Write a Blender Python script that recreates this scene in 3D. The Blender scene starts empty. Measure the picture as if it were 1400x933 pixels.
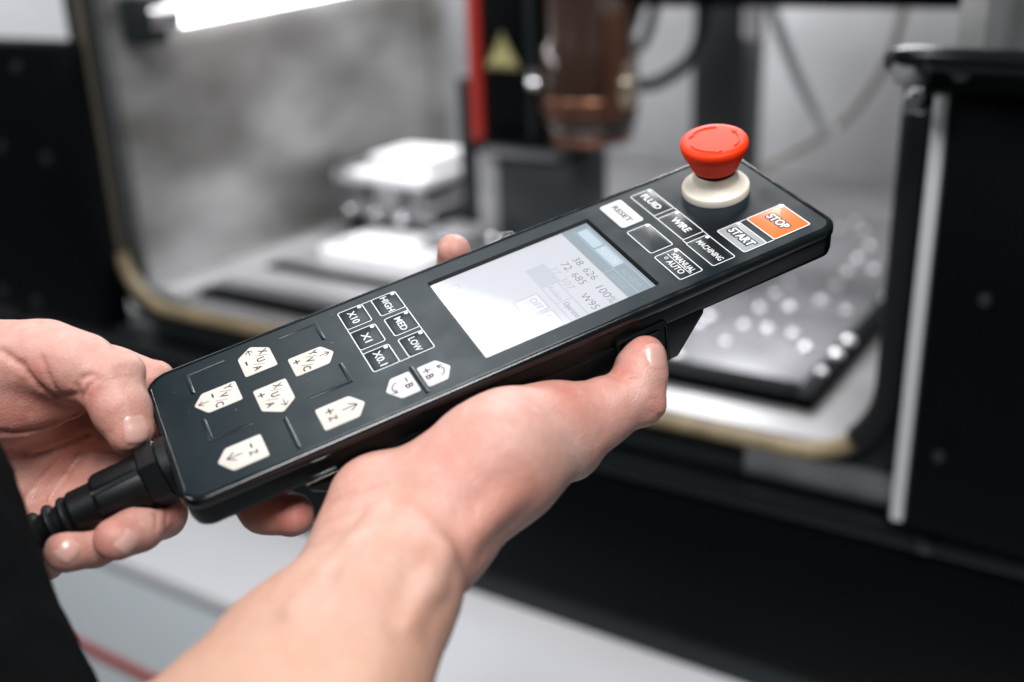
import bpy, bmesh, math, random
import numpy as np
from mathutils import Vector, Matrix
random.seed(4); RNG = np.random.default_rng(4)
S = bpy.context.scene
C = S.collection

# ------------------------------------------------------------------ camera
# world: X along the machine front, Y into the machine, Z up; metres
EYE = Vector((0.0, 0.0, 1.5))
M = np.array([[0.84445626, -0.16607895, 0.50922628],
              [0.53462816, 0.31931165, -0.78244029],
              [-0.03265503, 0.93298331, 0.3584352]])       # camera axes -> world
cam_d = bpy.data.cameras.new('camera')
cam = bpy.data.objects.new('camera', cam_d); C.objects.link(cam)
cam.matrix_world = Matrix.Translation(EYE) @ Matrix(M.tolist()).to_4x4()
cam_d.sensor_width = 36.0
cam_d.lens = 1470.84 / 1400 * 36
cam_d.clip_start = 0.02; cam_d.clip_end = 60
cam_d.dof.use_dof = True
cam_d.dof.focus_distance = 0.452
cam_d.dof.aperture_fstop = 3.6
S.camera = cam
S.render.resolution_x = 1024; S.render.resolution_y = 682

# ------------------------------------------------------------------ world, lamps, exposure
W = bpy.data.worlds.new('World'); S.world = W; W.use_nodes = True
bg = W.node_tree.nodes['Background']
bg.inputs[0].default_value = (0.74, 0.87, 0.95, 1); bg.inputs[1].default_value = 0.055

def area(name, loc, target, sx, sy, power, col=(1, 1, 1), spread=180):
    l = bpy.data.lights.new(name, 'AREA'); l.shape = 'RECTANGLE'; l.size = sx; l.size_y = sy
    l.energy = power; l.color = col; l.spread = math.radians(spread)
    o = bpy.data.objects.new(name, l); C.objects.link(o); o.location = loc
    o.rotation_euler = (Vector(target) - Vector(loc)).to_track_quat('-Z', 'Y').to_euler()
    return o
area('ceiling_lamp', (-1.30, 1.00, 3.3), (-1.30, 1.001, 0), 0.8, 0.66, 11, (0.92, 0.97, 1.0))
area('ceiling_lamp', (0.5, -0.5, 3.3), (0.3, -0.2, 1.2), 0.9, 0.9, 68, (0.98, 0.98, 1.0))
area('ceiling_lamp', (-1.7, -0.9, 3.0), (-0.2, 0.4, 1.2), 0.7, 0.7, 24, (0.98, 0.98, 1.0))
area('tank_fill', (-0.72, 1.62, 2.15), (-0.66, 1.30, 1.0), 0.5, 0.3, 15, (0.99, 0.98, 1.0))  # added fill above the tank to brighten table and bolts, not a real fixture
area('wall_fill', (-3.6, 2.6, 3.4), (-4.4, 3.6, 1.6), 1.2, 1.2, 95, (0.97, 0.99, 1.0))  # added fill that brightens the distant wall, no fixture known there
S.view_settings.view_transform = 'Standard'
S.view_settings.look = 'None'
S.view_settings.exposure = 0.36
S.view_settings.gamma = 1.0
S.view_settings.use_curve_mapping = False
S.render.engine = 'CYCLES'
S.cycles.use_denoising = True
S.cycles.sample_clamp_indirect = 25
S.cycles.max_bounces = 8

# ------------------------------------------------------------------ materials
def mat(name, col, rough=.5, metal=0., coat=0., spec=.5, noise=None, bump=None, emit=None, rnoise=None, sss=None):
    m = bpy.data.materials.new(name); m.use_nodes = True
    nt = m.node_tree; b = nt.nodes['Principled BSDF']
    b.inputs['Base Color'].default_value = (*col, 1)
    b.inputs['Roughness'].default_value = rough
    b.inputs['Metallic'].default_value = metal
    b.inputs['Coat Weight'].default_value = coat
    b.inputs['Specular IOR Level'].default_value = spec
    tc = nt.nodes.new('ShaderNodeTexCoord')
    def nz(scale, detail=4, stretch=None):
        n = nt.nodes.new('ShaderNodeTexNoise'); n.inputs['Scale'].default_value = scale
        n.inputs['Detail'].default_value = detail
        if stretch:
            mp = nt.nodes.new('ShaderNodeMapping'); mp.inputs['Scale'].default_value = stretch
            nt.links.new(tc.outputs['Object'], mp.inputs[0]); nt.links.new(mp.outputs[0], n.inputs[0])
        else:
            nt.links.new(tc.outputs['Object'], n.inputs[0])
        return n
    if noise:                                   # (scale, second colour, stretch)
        n = nz(noise[0], 5, noise[2] if len(noise) > 2 else None)
        r = nt.nodes.new('ShaderNodeValToRGB')
        r.color_ramp.elements[0].position = .35; r.color_ramp.elements[1].position = .68
        r.color_ramp.elements[0].color = (*col, 1); r.color_ramp.elements[1].color = (*noise[1], 1)
        nt.links.new(n.outputs[0], r.inputs[0]); nt.links.new(r.outputs[0], b.inputs['Base Color'])
    if rnoise:                                  # (scale, low, high)
        n = nz(rnoise[0], 6)
        r = nt.nodes.new('ShaderNodeMapRange'); r.inputs[1].default_value = .3; r.inputs[2].default_value = .7
        r.inputs[3].default_value = rnoise[1]; r.inputs[4].default_value = rnoise[2]
        nt.links.new(n.outputs[0], r.inputs[0]); nt.links.new(r.outputs[0], b.inputs['Roughness'])
    if bump:                                    # (scale, strength, distance)
        n = nz(bump[0], 3, bump[3] if len(bump) > 3 else None)
        bp = nt.nodes.new('ShaderNodeBump'); bp.inputs['Strength'].default_value = bump[1]
        bp.inputs['Distance'].default_value = bump[2]
        nt.links.new(n.outputs[0], bp.inputs['Height']); nt.links.new(bp.outputs[0], b.inputs['Normal'])
    if emit:
        b.inputs['Emission Color'].default_value = (*emit[:3], 1); b.inputs['Emission Strength'].default_value = emit[3]
    return m

MT = {}
MT['face'] = mat('satin_overlay', (.0022, .0080, .0105), .30, spec=.30, bump=(2600, .10, .0002), rnoise=(60, .27, .36))
MT['shell'] = mat('gloss_black_shell', (.004, .006, .007), .16, bump=(900, .05, .0002), rnoise=(120, .12, .24))
MT['lip'] = mat('shell_lip', (.004, .006, .007), .26, spec=.3)
MT['low'] = mat('lower_shell', (.003, .0045, .005), .22, spec=.2, bump=(900, .05, .0002))
MT['bezel'] = mat('bezel_black', (.003, .004, .004), .5, spec=.1)
MT['black'] = mat('black_plastic', (.003, .004, .0045), .42, spec=.3, bump=(700, .1, .0003))
MT['rubber'] = mat('black_rubber', (.004, .005, .0055), .5, spec=.3)
MT['pad'] = mat('key_pad', (.004, .009, .011), .34, spec=.35)
MT['white_print'] = mat('white_print', (.62, .63, .64), .5)
MT['key'] = mat('ivory_key', (.50, .455, .405), .5, spec=.35, noise=(90, (.54, .495, .45)))
MT['key_cool'] = mat('white_key', (.50, .48, .49), .5, spec=.35)
MT['ink'] = mat('black_print', (.012, .012, .013), .5)
MT['orange'] = mat('orange_key', (.85, .135, .018), .42)
MT['silver'] = mat('silver_key', (.26, .28, .285), .42)
MT['red_cap'] = mat('red_cap', (.80, .036, .004), .5, spec=.18, bump=(1500, .04, .0002))
MT['cream'] = mat('cream_plastic', (.72, .665, .56), .5)
MT['lcd'] = mat('lcd_ground', (.27, .275, .295), .30, coat=1.0, emit=(.80, .78, .86, .17))
MT['lcd_grey'] = mat('lcd_grey', (.14, .17, .19), .20, coat=1.0, emit=(.5, .6, .66, .13))
MT['lcd_blue'] = mat('lcd_blue', (.26, .32, .36), .26, coat=1.0, emit=(.55, .68, .78, .12))
MT['lcd_pale'] = mat('lcd_pale', (.29, .295, .315), .30, coat=1.0, emit=(.85, .85, .9, .22))
MT['lcd_mid'] = mat('lcd_mid_grey', (.19, .22, .24), .26, coat=1.0, emit=(.55, .64, .70, .13))
MT['lcd_soft'] = mat('lcd_soft_grey', (.23, .24, .26), .30, coat=1.0, emit=(.75, .75, .82, .145))
MT['lcd_ink'] = mat('lcd_ink', (.05, .055, .06), .20, coat=1.0)
MT['lcd_faint'] = mat('lcd_faint_ink', (.17, .175, .19), .30, coat=1.0, emit=(.7, .7, .75, .12))
MT['shirt'] = mat('dark_cloth', (.0025, .004, .0045), .9, spec=.04, bump=(1400, .5, .0006))
# setting
MT['floor'] = mat('shop_floor', (.20, .21, .21), .5, noise=(3, (.25, .26, .26)))
MT['black_paint'] = mat('black_paint', (.0012, .0022, .0026), .5, spec=.06, rnoise=(8, .42, .58))
MT['dark_paint'] = mat('dark_grey_paint', (.014, .018, .019), .45, spec=.2)
MT['white_paint'] = mat('white_paint', (.56, .555, .575), .5, noise=(5, (.53, .53, .545)))
MT['pale_paint'] = mat('pale_grey_paint', (.52, .56, .58), .5)
MT['red_paint'] = mat('red_paint', (.36, .022, .014), .45)
MT['steel'] = mat('brushed_steel', (.19, .188, .175), .42, metal=.65, noise=(4.0, (.52, .52, .515), (1, 1, 2.2)), bump=(60, .08, .002, (1, 1, 14)))
MT['bright_steel'] = mat('bright_steel', (.50, .50, .515), .30, metal=.35, noise=(6, (.34, .34, .355)))
MT['dull_steel'] = mat('dull_steel', (.36, .36, .37), .36, metal=.8, noise=(14, (.22, .22, .23)))
MT['table_steel'] = mat('table_steel', (.24, .24, .255), .36, metal=.35, noise=(12, (.14, .14, .15)))
MT['table_bolt'] = mat('table_bolt_steel', (.95, .94, .96), .34, metal=.8)
MT['white_steel'] = mat('whitened_steel', (.90, .89, .91), .4, metal=.1)  # near-white base puts lamp glare into the colour of plate and vise tops
MT['dust'] = mat('dust', (.16, .18, .19), .8)
MT['floor_steel'] = mat('stained_floor_steel', (.27, .27, .28), .38, metal=.35, noise=(9, (.19, .185, .18)))
MT['chrome'] = mat('polished_steel', (.92, .92, .93), .14, metal=1.0)
MT['panel_bolt'] = mat('dark_bolt_steel', (.06, .066, .07), .35, metal=.9)
MT['strip'] = mat('satin_strip', (.72, .73, .74), .35, metal=.5)
MT['back'] = mat('pale_back_panel', (.60, .605, .625), .5, noise=(3.5, (.40, .405, .42)))
MT['gasket'] = mat('beige_gasket', (.145, .108, .058), .5, noise=(24, (.24, .185, .105)))
MT['gasket_dark'] = mat('dark_gasket', (.060, .050, .034), .6)
MT['grey_metal'] = mat('grey_anodised', (.035, .041, .045), .4, metal=.3)
MT['copper'] = mat('copper', (.22, .10, .06), .34, metal=.9, noise=(25, (.20, .10, .07)))
MT['brown'] = mat('brown_lacquer', (.030, .014, .009), .18, coat=.6)
MT['dull_brass'] = mat('dull_brass', (.55, .47, .36), .3, metal=.9)
MT['hose'] = mat('grey_hose', (.42, .43, .45), .45)
MT['clear_hose'] = mat('pale_hose', (.24, .22, .19), .4)
MT['signal_yellow'] = mat('warning_yellow', (.40, .36, .15), .5)
MT['tube'] = mat('tube_glass', (.9, .9, .9), .3, emit=(1, .98, 1, 7.0))

def skin_mat():
    m = bpy.data.materials.new('skin'); m.use_nodes = True
    nt = m.node_tree; b = nt.nodes['Principled BSDF']; L = nt.links.new
    tc = nt.nodes.new('ShaderNodeTexCoord')
    def noise(s, d=4, r=.55):
        n = nt.nodes.new('ShaderNodeTexNoise'); n.inputs['Scale'].default_value = s
        n.inputs['Detail'].default_value = d; n.inputs['Roughness'].default_value = r
        L(tc.outputs['Object'], n.inputs[0]); return n
    def ramp(src, p0, p1):
        r = nt.nodes.new('ShaderNodeMapRange'); r.inputs[1].default_value = p0; r.inputs[2].default_value = p1
        L(src, r.inputs[0]); return r.outputs[0]
    def mix(f, a, c):
        x = nt.nodes.new('ShaderNodeMix'); x.data_type = 'RGBA'
        if isinstance(f, float): x.inputs[0].default_value = f
        else: L(f, x.inputs[0])
        for i, v in ((6, a), (7, c)):
            if isinstance(v, tuple): x.inputs[i].default_value = (*v, 1)
            else: L(v, x.inputs[i])
        return x.outputs[2]
    def mul(a, k):
        x = nt.nodes.new('ShaderNodeMath'); x.operation = 'MULTIPLY'; L(a, x.inputs[0])
        if isinstance(k, float): x.inputs[1].default_value = k
        else: L(k, x.inputs[1])
        return x.outputs[0]
    base = mix(ramp(noise(38, 4).outputs[0], .38, .66), (.56, .352, .296), (.50, .270, .215))
    base = mix(mul(ramp(noise(16, 3).outputs[0], .42, .72), .75), base, (.45, .165, .125))
    at = nt.nodes.new('ShaderNodeAttribute'); at.attribute_name = 'red'
    gr = nt.nodes.new('ShaderNodeMapRange'); gr.inputs[1].default_value = .3; gr.inputs[2].default_value = .7
    gr.inputs[3].default_value = .45; gr.inputs[4].default_value = 1.25; L(noise(110, 5, .65).outputs[0], gr.inputs[0])
    base = mix(mul(at.outputs['Fac'], gr.outputs[0]), base, (.44, .080, .050))
    base = mix(mul(ramp(noise(190, 4, .6).outputs[0], .50, .70), .30), base, (.43, .19, .145))
    base = mix(mul(ramp(noise(130, 4, .6).outputs[0], .54, .74), .30), base, (.64, .45, .39))
    at2 = nt.nodes.new('ShaderNodeAttribute'); at2.attribute_name = 'tan'
    base = mix(at2.outputs['Fac'], base, (.47, .265, .165))
    base = mix(mul(ramp(noise(900, 2).outputs[0], .52, .75), .18), base, (.40, .17, .11))
    L(base, b.inputs['Base Color'])
    b.inputs['Roughness'].default_value = .50
    b.inputs['Specular IOR Level'].default_value = .5
    b.inputs['Subsurface Weight'].default_value = .12
    b.inputs['Subsurface Radius'].default_value = (1.0, .32, .16)
    b.inputs['Subsurface Scale'].default_value = .0035
    v = nt.nodes.new('ShaderNodeTexVoronoi'); v.inputs['Scale'].default_value = 780
    v.feature = 'DISTANCE_TO_EDGE'
    L(tc.outputs['Object'], v.inputs['Vector'])
    n2 = noise(150, 6, .68)
    ad = nt.nodes.new('ShaderNodeMath'); ad.operation = 'MULTIPLY_ADD'
    L(v.outputs['Distance'], ad.inputs[0]); ad.inputs[1].default_value = .9; L(n2.outputs[0], ad.inputs[2])
    bp = nt.nodes.new('ShaderNodeBump'); bp.inputs['Strength'].default_value = .42; bp.inputs['Distance'].default_value = .0008
    L(ad.outputs[0], bp.inputs['Height']); L(bp.outputs[0], b.inputs['Normal'])
    return m
MT['skin'] = skin_mat()
MT['nail'] = mat('fingernail', (.53, .29, .24), .30, coat=.2, noise=(60, (.57, .34, .29)))

# ------------------------------------------------------------------ builders
def link(o, parent=None):
    C.objects.link(o)
    if parent: o.parent = parent
    return o
def obj(name, bm, m, parent=None, smooth=True, angle=40):
    me = bpy.data.meshes.new(name)
    bmesh.ops.recalc_face_normals(bm, faces=bm.faces[:])
    bm.to_mesh(me); bm.free()
    if m: me.materials.append(MT[m] if isinstance(m, str) else m)
    if smooth:
        for p in me.polygons: p.use_smooth = True
        try: me.set_sharp_from_angle(angle=math.radians(angle))
        except Exception: pass
    return link(bpy.data.objects.new(name, me), parent)
def thing(name, label, cat, loc=(0, 0, 0), group=None):
    o = bpy.data.objects.new(name, None); C.objects.link(o); o.location = loc
    o.empty_display_size = .05
    o['label'] = label; o['category'] = cat
    if group: o['group'] = group
    return o
def tag(o, label, cat, group=None):
    o['label'] = label; o['category'] = cat
    if group: o['group'] = group
    return o
def bx(bm, x0, x1, y0, y1, z0, z1, bevel=0, seg=2):
    r = bmesh.ops.create_cube(bm, size=1)
    vs = r['verts']
    for v in vs:
        v.co = Vector((x0 + (v.co.x + .5) * (x1 - x0), y0 + (v.co.y + .5) * (y1 - y0), z0 + (v.co.z + .5) * (z1 - z0)))
    if bevel:
        es = list({e for v in vs for e in v.link_edges})
        bmesh.ops.bevel(bm, geom=es, offset=bevel, segments=seg, affect='EDGES', profile=.5)
    return bm
def box(name, m, parent, x0, x1, y0, y1, z0, z1, bevel=0, seg=2):
    return obj(name, bx(bmesh.new(), x0, x1, y0, y1, z0, z1, bevel, seg), m, parent)
def lathe(bm, prof, origin=(0, 0, 0), axis=(0, 0, 1), n=48, wob=None):
    """prof: (radius, height) along axis"""
    a = Vector(axis).normalized(); q = a.to_track_quat('Z', 'Y').to_matrix(); o = Vector(origin)
    rings = []
    for r, h in prof:
        ring = []
        if r < 1e-7:
            ring = [bm.verts.new(o + q @ Vector((0, 0, h)))]
        else:
            for k in range(n):
                t = 2 * math.pi * k / n
                rr = r * (wob(k, r, h) if wob else 1)
                ring.append(bm.verts.new(o + q @ Vector((rr * math.cos(t), rr * math.sin(t), h))))
        rings.append(ring)
    for A, B in zip(rings, rings[1:]):
        if len(A) == 1 and len(B) == 1: continue
        for k in range(n):
            k2 = (k + 1) % n
            if len(A) == 1: bm.faces.new((A[0], B[k], B[k2]))
            elif len(B) == 1: bm.faces.new((A[k], A[k2], B[0]))
            else: bm.faces.new((A[k], A[k2], B[k2], B[k]))
    for R in (rings[0], rings[-1]):
        if len(R) > 2:
            try: bm.faces.new(R)
            except Exception: pass
    return bm
def tube(bm, pts, r, n=10, smooth=True):
    pts = [Vector(p) for p in pts]
    # Catmull-Rom smoothing
    P = [pts[0]] + pts + [pts[-1]]; path = []
    if len(pts) > 2 and smooth:
        for i in range(1, len(P) - 2):
            for k in range(6):
                t = k / 6; p0, p1, p2, p3 = P[i - 1], P[i], P[i + 1], P[i + 2]
                path.append(.5 * ((2 * p1) + (p2 - p0) * t + (2 * p0 - 5 * p1 + 4 * p2 - p3) * t * t + (3 * p1 - p0 - 3 * p2 + p3) * t ** 3))
        path.append(pts[-1])
    else: path = pts
    rings = []; up = Vector((.13, .21, .97))
    for i, p in enumerate(path):
        d = (path[min(i + 1, len(path) - 1)] - path[max(i - 1, 0)]).normalized()
        u = d.cross(up).normalized(); w = d.cross(u)
        rings.append([bm.verts.new(p + (u * math.cos(2 * math.pi * k / n) + w * math.sin(2 * math.pi * k / n)) * r) for k in range(n)])
    for A, B in zip(rings, rings[1:]):
        for k in range(n): bm.faces.new((A[k], A[(k + 1) % n], B[(k + 1) % n], B[k]))
    bm.faces.new(rings[0]); bm.faces.new(rings[-1])
    return bm
def rrect(x0, x1, y0, y1, r, n=8, rs=None):
    rs = rs or (r, r, r, r)                       # BL, BR, TR, TL
    out = []
    for (cx, cy, a0, rr) in ((x0, y0, 180, rs[0]), (x1, y0, 270, rs[1]), (x1, y1, 0, rs[2]), (x0, y1, 90, rs[3])):
        sx = 1 if cx == x0 else -1; sy = 1 if cy == y0 else -1
        for k in range(n + 1):
            t = math.radians(a0 + 90 * k / n)
            out.append((cx + sx * rr + rr * math.cos(t), cy + sy * rr + rr * math.sin(t)))
    return out
def loft(bm, rings, cap0=True, cap1=True):
    R = [[bm.verts.new(p) for p in ring] for ring in rings]
    n = len(R[0])
    for A, B in zip(R, R[1:]):
        for k in range(n): bm.faces.new((A[k], A[(k + 1) % n], B[(k + 1) % n], B[k]))
    if cap0: bm.faces.new(R[0])
    if cap1: bm.faces.new(R[-1])
    return bm

# ------------------------------------------------------------------ SETTING
o = box('floor', 'floor', None, -5, 5, -3, 5, -.05, 0); o['kind'] = 'structure'
o = box('wall', 'white_paint', None, -5, 5, 4.9, 5, 0.002, 4); o['kind'] = 'structure'
o = box('wall', 'white_paint', None, -5.1, -5, -3, 5, 0.002, 4); o['kind'] = 'structure'

# ------------------------------------------------------------------ the machine (camera height 1.5; z below)
Z = lambda z: z + 1.5
mach = thing('wire_cutting_machine', 'large black and white cutting machine with an open steel tank behind the hands', 'machine', (-.6, .85, 0))
def mp(name, m, x0, x1, y0, y1, z0, z1, bevel=.002, parent=None):
    p = parent or mach
    off = Vector(mach.location) if not parent else Vector(mach.location)
    q = obj(name, bx(bmesh.new(), x0 - off.x, x1 - off.x, y0 - off.y, y1 - off.y, Z(z0) - off.z, Z(z1) - off.z, bevel), m, p)
    return q
MO = Vector(mach.location)
def mpt(x, y, z): return Vector((x, y, Z(z))) - MO

# front frame with a rounded opening
def frame_bm(y0, y1, outer, inner):
    bm = bmesh.new()
    a = [mpt(x, y0, z) for x, z in outer]; b = [mpt(x, y0, z) for x, z in inner]
    c = [mpt(x, y1, z) for x, z in outer]; d = [mpt(x, y1, z) for x, z in inner]
    R = [[bm.verts.new(p) for p in ring] for ring in (c, a, b, d)]
    n = len(a)
    for A, B in ((R[0], R[1]), (R[1], R[2]), (R[2], R[3]), (R[3], R[0])):
        for k in range(n): bm.faces.new((A[k], A[(k + 1) % n], B[(k + 1) % n], B[k]))
    return bm
def u_path(d):
    p = rrect(-1.142 + d, -.182 - d, -.436 + d, .30, .075 - d, 10)[:22]
    return [(-1.142 + d, .30)] + p + [(-.182 - d, -.108)]
def u_frame_bm(y0, y1, pin, pout):
    bm = bmesh.new()
    R = [[bm.verts.new(mpt(x, y, z)) for x, z in P_] for P_, y in ((pout, y1), (pout, y0), (pin, y0), (pin, y1))]
    for a in range(4):
        A, B = R[a], R[(a + 1) % 4]
        for k in range(len(A) - 1): bm.faces.new((A[k], A[k + 1], B[k + 1], B[k]))
    bm.faces.new([q[0] for q in R]); bm.faces.new([q[-1] for q in R])
    return bm
obj('opening_frame', u_frame_bm(.85, .868, u_path(0), u_path(-.036)), 'dark_paint', mach)
gp = u_path(-.001)
obj('gasket', tube(bmesh.new(), [mpt(x, .845, z) for x, z in gp[:3]], .0060, 12, False), 'gasket_dark', mach)
obj('gasket', tube(bmesh.new(), [mpt(x, .845, z) for x, z in gp[2:18]], .0088, 12, False), 'gasket', mach)
obj('gasket', tube(bmesh.new(), [mpt(x, .845, z) for x, z in gp[17:]], .0125, 12, False), 'rubber', mach)
mp('corner_plate', 'dull_steel', -.30, -.150, .838, .8495, -.468, -.442, .001)
# black lower front
mp('front_panel', 'black_paint', -1.75, .60, .826, .90, -.662, -.474, .012)
mp('sill', 'dark_paint', -1.75, .60, .8505, .868, -.4735, -.4715, .0005)
mp('ledge_lip', 'lip', -1.75, .60, .818, .8255, -.492, -.474, .003)
mp('kick_strip', 'dark_paint', -1.75, .60, .836, .90, -.698, -.664, .004)
mp('cabinet_top', 'white_paint', -1.75, .60, .684, 1.9, -.722, -.699, .004)
cab = mp('cabinet', 'pale_paint', -1.74, .59, .690, 1.9, -1.47, -.7225, .004)
mp('accent_stripe', 'red_paint', -1.74, .59, .686, .6895, -.885, -.868, .001)
mp('plinth', 'black_paint', -1.72, .57, .72, 1.9, -1.4995, -1.4705, .002)
# side panels left and right of the opening
bolt_bm = lathe(bmesh.new(), [(0, .005), (.003, .005), (.0065, .0035), (.0075, 0), (.0075, -.002)], n=16, axis=(0, -1, 0))
bolt_proto = obj('bolt', bolt_bm, 'panel_bolt', None)
bolt_me = bolt_proto.data; bpy.data.objects.remove(bolt_proto)
def bolt(parent, x, y, z, s=1, name='bolt', rot=None):
    q = bpy.data.objects.new(name, bolt_me); C.objects.link(q); q.parent = parent
    q.location = mpt(x, y, z); q.scale = (s, s, s)
    if rot: q.rotation_euler = rot
    return q
lp = mp('door_panel', 'black_paint', -1.75, -1.140, .800, .846, -.468, -.108, .006)
for x, z in ((-1.28, -.238), (-1.19, -.245), (-1.345, -.440), (-1.27, -.443), (-1.33, -.135), (-1.215, -.138)):
    bolt(lp, x, .7995, z)
rp = mp('door_panel', 'black_paint', -.1515, .60, .800, .846, -.462, -.118, .006)
mp('edge_strip', 'strip', -.1635, -.1525, .806, .846, -.462, -.118, .003, rp)
for x, z in ((-.112, -.262), (-.130, -.392), (.02, -.262), (.02, -.392)): bolt(rp, x, .7995, z, .7)
mp('panel_rail', 'black_paint', -.170, .60, .790, .846, -.117, -.092, .008, rp)
hb = bmesh.new(); tube(hb, [mpt(-.190, .790, -.094), mpt(-.155, .772, -.091), mpt(.0, .762, -.094), mpt(.10, .762, -.098)], .0085, 12)
obj('door_handle', hb, 'low', rp)
hb = bmesh.new(); lathe(hb, [(0, .014), (.008, .014), (.012, .009), (.012, -.004), (.006, -.010), (0, -.010)], mpt(-.174, .784, -.100), (-.3, -1, .2), 20); obj('latch', hb, 'dull_steel', rp)
hb = bmesh.new(); lathe(hb, [(0, .012), (.006, .012), (.009, .006), (.009, 0), (0, 0)], mpt(-.170, .790, -.122), (-.2, -1, 0), 20); obj('latch', hb, 'chrome', rp)
for x, z in ((-.160, -.092), (-.140, -.098)): bolt(rp, x, .7700, z, 1.0)
fpnl = [c for c in mach.children if c.name.startswith('front_panel')][0]
for x in (-1.35, -.92, -.50, -.135, -.02): bolt(fpnl, x, .8175, -.483)
# the tank
mp('tank_wall', 'steel', -1.145, -1.125, .87, 1.50, -.440, .45, .002)
mp('tank_wall', 'steel', -.165, -.145, .87, 1.90, -.440, .45, .002)
mp('tank_floor', 'floor_steel', -1.145, -.145, .87, 1.95, -.462, -.4405, .001)
mp('back_panel', 'back', -1.60, -.10, 1.92, 1.95, -.44, .50, .002)
mp('corner_post', 'steel', -1.150, -1.120, 1.502, 1.55, -.44, .45, .003)
mp('column', 'grey_metal', -.706, -.622, 1.64, 1.74, -.44, .45, .005)
mp('cross_beam', 'black_paint', -.80, -.16, 1.36, 1.44, -.104, .02, .005)
mp('wall_flange', 'bright_steel', -1.124, -1.075, .875, 1.50, -.4400, -.424, .002)

# bed rails and bright bed plate
bed = thing('machine_bed', 'bright ground steel bed plate with two dark slots at the tank left', 'bed plate', (-.95, 1.0, Z(-.44)))
def part_box(t, name, m, x0, x1, y0, y1, z0, z1, bevel=.002, parent=None):
    off = t.location
    return obj(name, bx(bmesh.new(), x0 - off.x, x1 - off.x, y0 - off.y, y1 - off.y, Z(z0) - off.z, Z(z1) - off.z, bevel), m, parent or t)
part_box(bed, 'bed_plate', 'bright_steel', -1.07, -.62, .95, 1.30, -.4395, -.424, .003)
part_box(bed, 'slot_rail', 'black_paint', -1.05, -.62, 1.004, 1.030, -.4238, -.419, .001)
part_box(bed, 'slot_rail', 'black_paint', -1.085, -.62, .905, .934, -.4395, -.430, .001)
wp = thing('workpiece_plate', 'shiny white metal plate lying flat beside the fingertip', 'metal plate', (-.93, 1.13, Z(-.424)))
bmp = bmesh.new()
loft(bmp, [[(x, y, z) for x, y in rrect(-.09, .09, -.062, .10, .02, 6)] for z in (.0005, .014)])
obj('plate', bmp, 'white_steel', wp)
for x, y in ((-.06, -.03), (.06, .06)):
    obj('hole_rim', lathe(bmesh.new(), [(.006, .0142), (.009, .0142), (.009, .0152), (.006, .0152)], (x, y, 0), n=16), 'dull_steel', wp)

vise = thing('clamp_vise', 'bright steel block in a clamp on the tank floor, left of the machine head', 'vise', (-1.02, 1.26, Z(-.44)))
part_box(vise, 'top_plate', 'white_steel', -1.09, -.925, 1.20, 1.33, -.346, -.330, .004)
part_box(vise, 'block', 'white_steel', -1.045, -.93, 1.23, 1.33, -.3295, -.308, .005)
part_box(vise, 'side_jaw', 'dull_steel', -1.085, -1.04, 1.205, 1.32, -.372, -.3465, .004)
part_box(vise, 'side_jaw', 'bright_steel', -1.02, -.975, 1.205, 1.32, -.372, -.3465, .003)
part_box(vise, 'side_jaw', 'dull_steel', -.955, -.925, 1.205, 1.32, -.372, -.3465, .004)
part_box(vise, 'clamp_strap', 'dull_steel', -1.075, -1.060, 1.19, 1.335, -.3295, -.322, .002)
part_box(vise, 'wedge', 'black_paint', -1.039, -1.021, 1.215, 1.30, -.372, -.350, .001)
part_box(vise, 'jaw', 'dull_steel', -1.10, -.91, 1.205, 1.32, -.398, -.3725, .004)
part_box(vise, 'base', 'dark_paint', -1.07, -.88, 1.20, 1.31, -.4395, -.3985, .005)
for x in (-1.05, -1.0, -.95): 
    obj('clamp_screw', lathe(bmesh.new(), [(0, .018), (.007, .018), (.008, .014), (.008, 0), (.005, 0), (.005, -.012)], mpt(x, 1.196, -.385) + MO - vise.location, (0, -1, 0), 14), 'chrome', vise)
rail = thing('guide_block', 'small shiny guide block with bolts under the machine head', 'guide block', (-.86, 1.22, Z(-.44)))
part_box(rail, 'body', 'dull_steel', -.90, -.76, 1.14, 1.24, -.4395, -.405, .004)
part_box(rail, 'cap', 'bright_steel', -.885, -.82, 1.15, 1.22, -.4045, -.388, .004)
part_box(rail, 'foot', 'black_paint', -.93, -.72, 1.12, 1.139, -.4395, -.415, .003)
for x in (-.80, -.775):
    obj('bolt', lathe(bmesh.new(), [(0, .012), (.006, .012), (.009, .008), (.009, 0)], Vector((x, 1.19, Z(-.405))) - rail.location, (0, 0, 1), 14), 'chrome', rail)

# machining head
head = thing('machining_head', 'black machine head with a red side strip, yellow warning triangle and copper parts', 'machine head', (-.73, 1.2, Z(-.3)))
part_box(head, 'housing', 'black_paint', -.815, -.66, 1.20, 1.34, -.268, .30, .006)
part_box(head, 'red_strip', 'red_paint', -.835, -.8155, 1.198, 1.26, -.268, .30, .004)
part_box(head, 'foot_plate', 'dull_steel', -.81, -.70, 1.195, 1.30, -.284, -.2685, .002)
part_box(head, 'nozzle_block', 'grey_metal', -.800, -.685, 1.205, 1.31, -.400, -.2845, .004)
part_box(head, 'side_bracket', 'dark_paint', -.878, -.8355, 1.23, 1.34, -.400, -.19, .004)
part_box(head, 'side_bracket', 'bright_steel', -.835, -.801, 1.21, 1.30, -.395, -.286, .003)
def head_lathe(name, m, prof, x, y, z, n=24, axis=(0, 0, 1)):
    return obj(name, lathe(bmesh.new(), prof, Vector((x, y, Z(z))) - head.location, axis, n), m, head)
head_lathe('nozzle_sleeve', 'brown', [(0, 0), (.040, 0), (.056, .012), (.062, .03), (.062, .12), (.056, .13), (.056, .34), (0, .34)], -.672, 1.235, -.262, 40)
head_lathe('copper_ring', 'copper', [(.0622, 0), (.0635, .002), (.0635, .018), (.0622, .020)], -.672, 1.235, -.222, 40)
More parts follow.
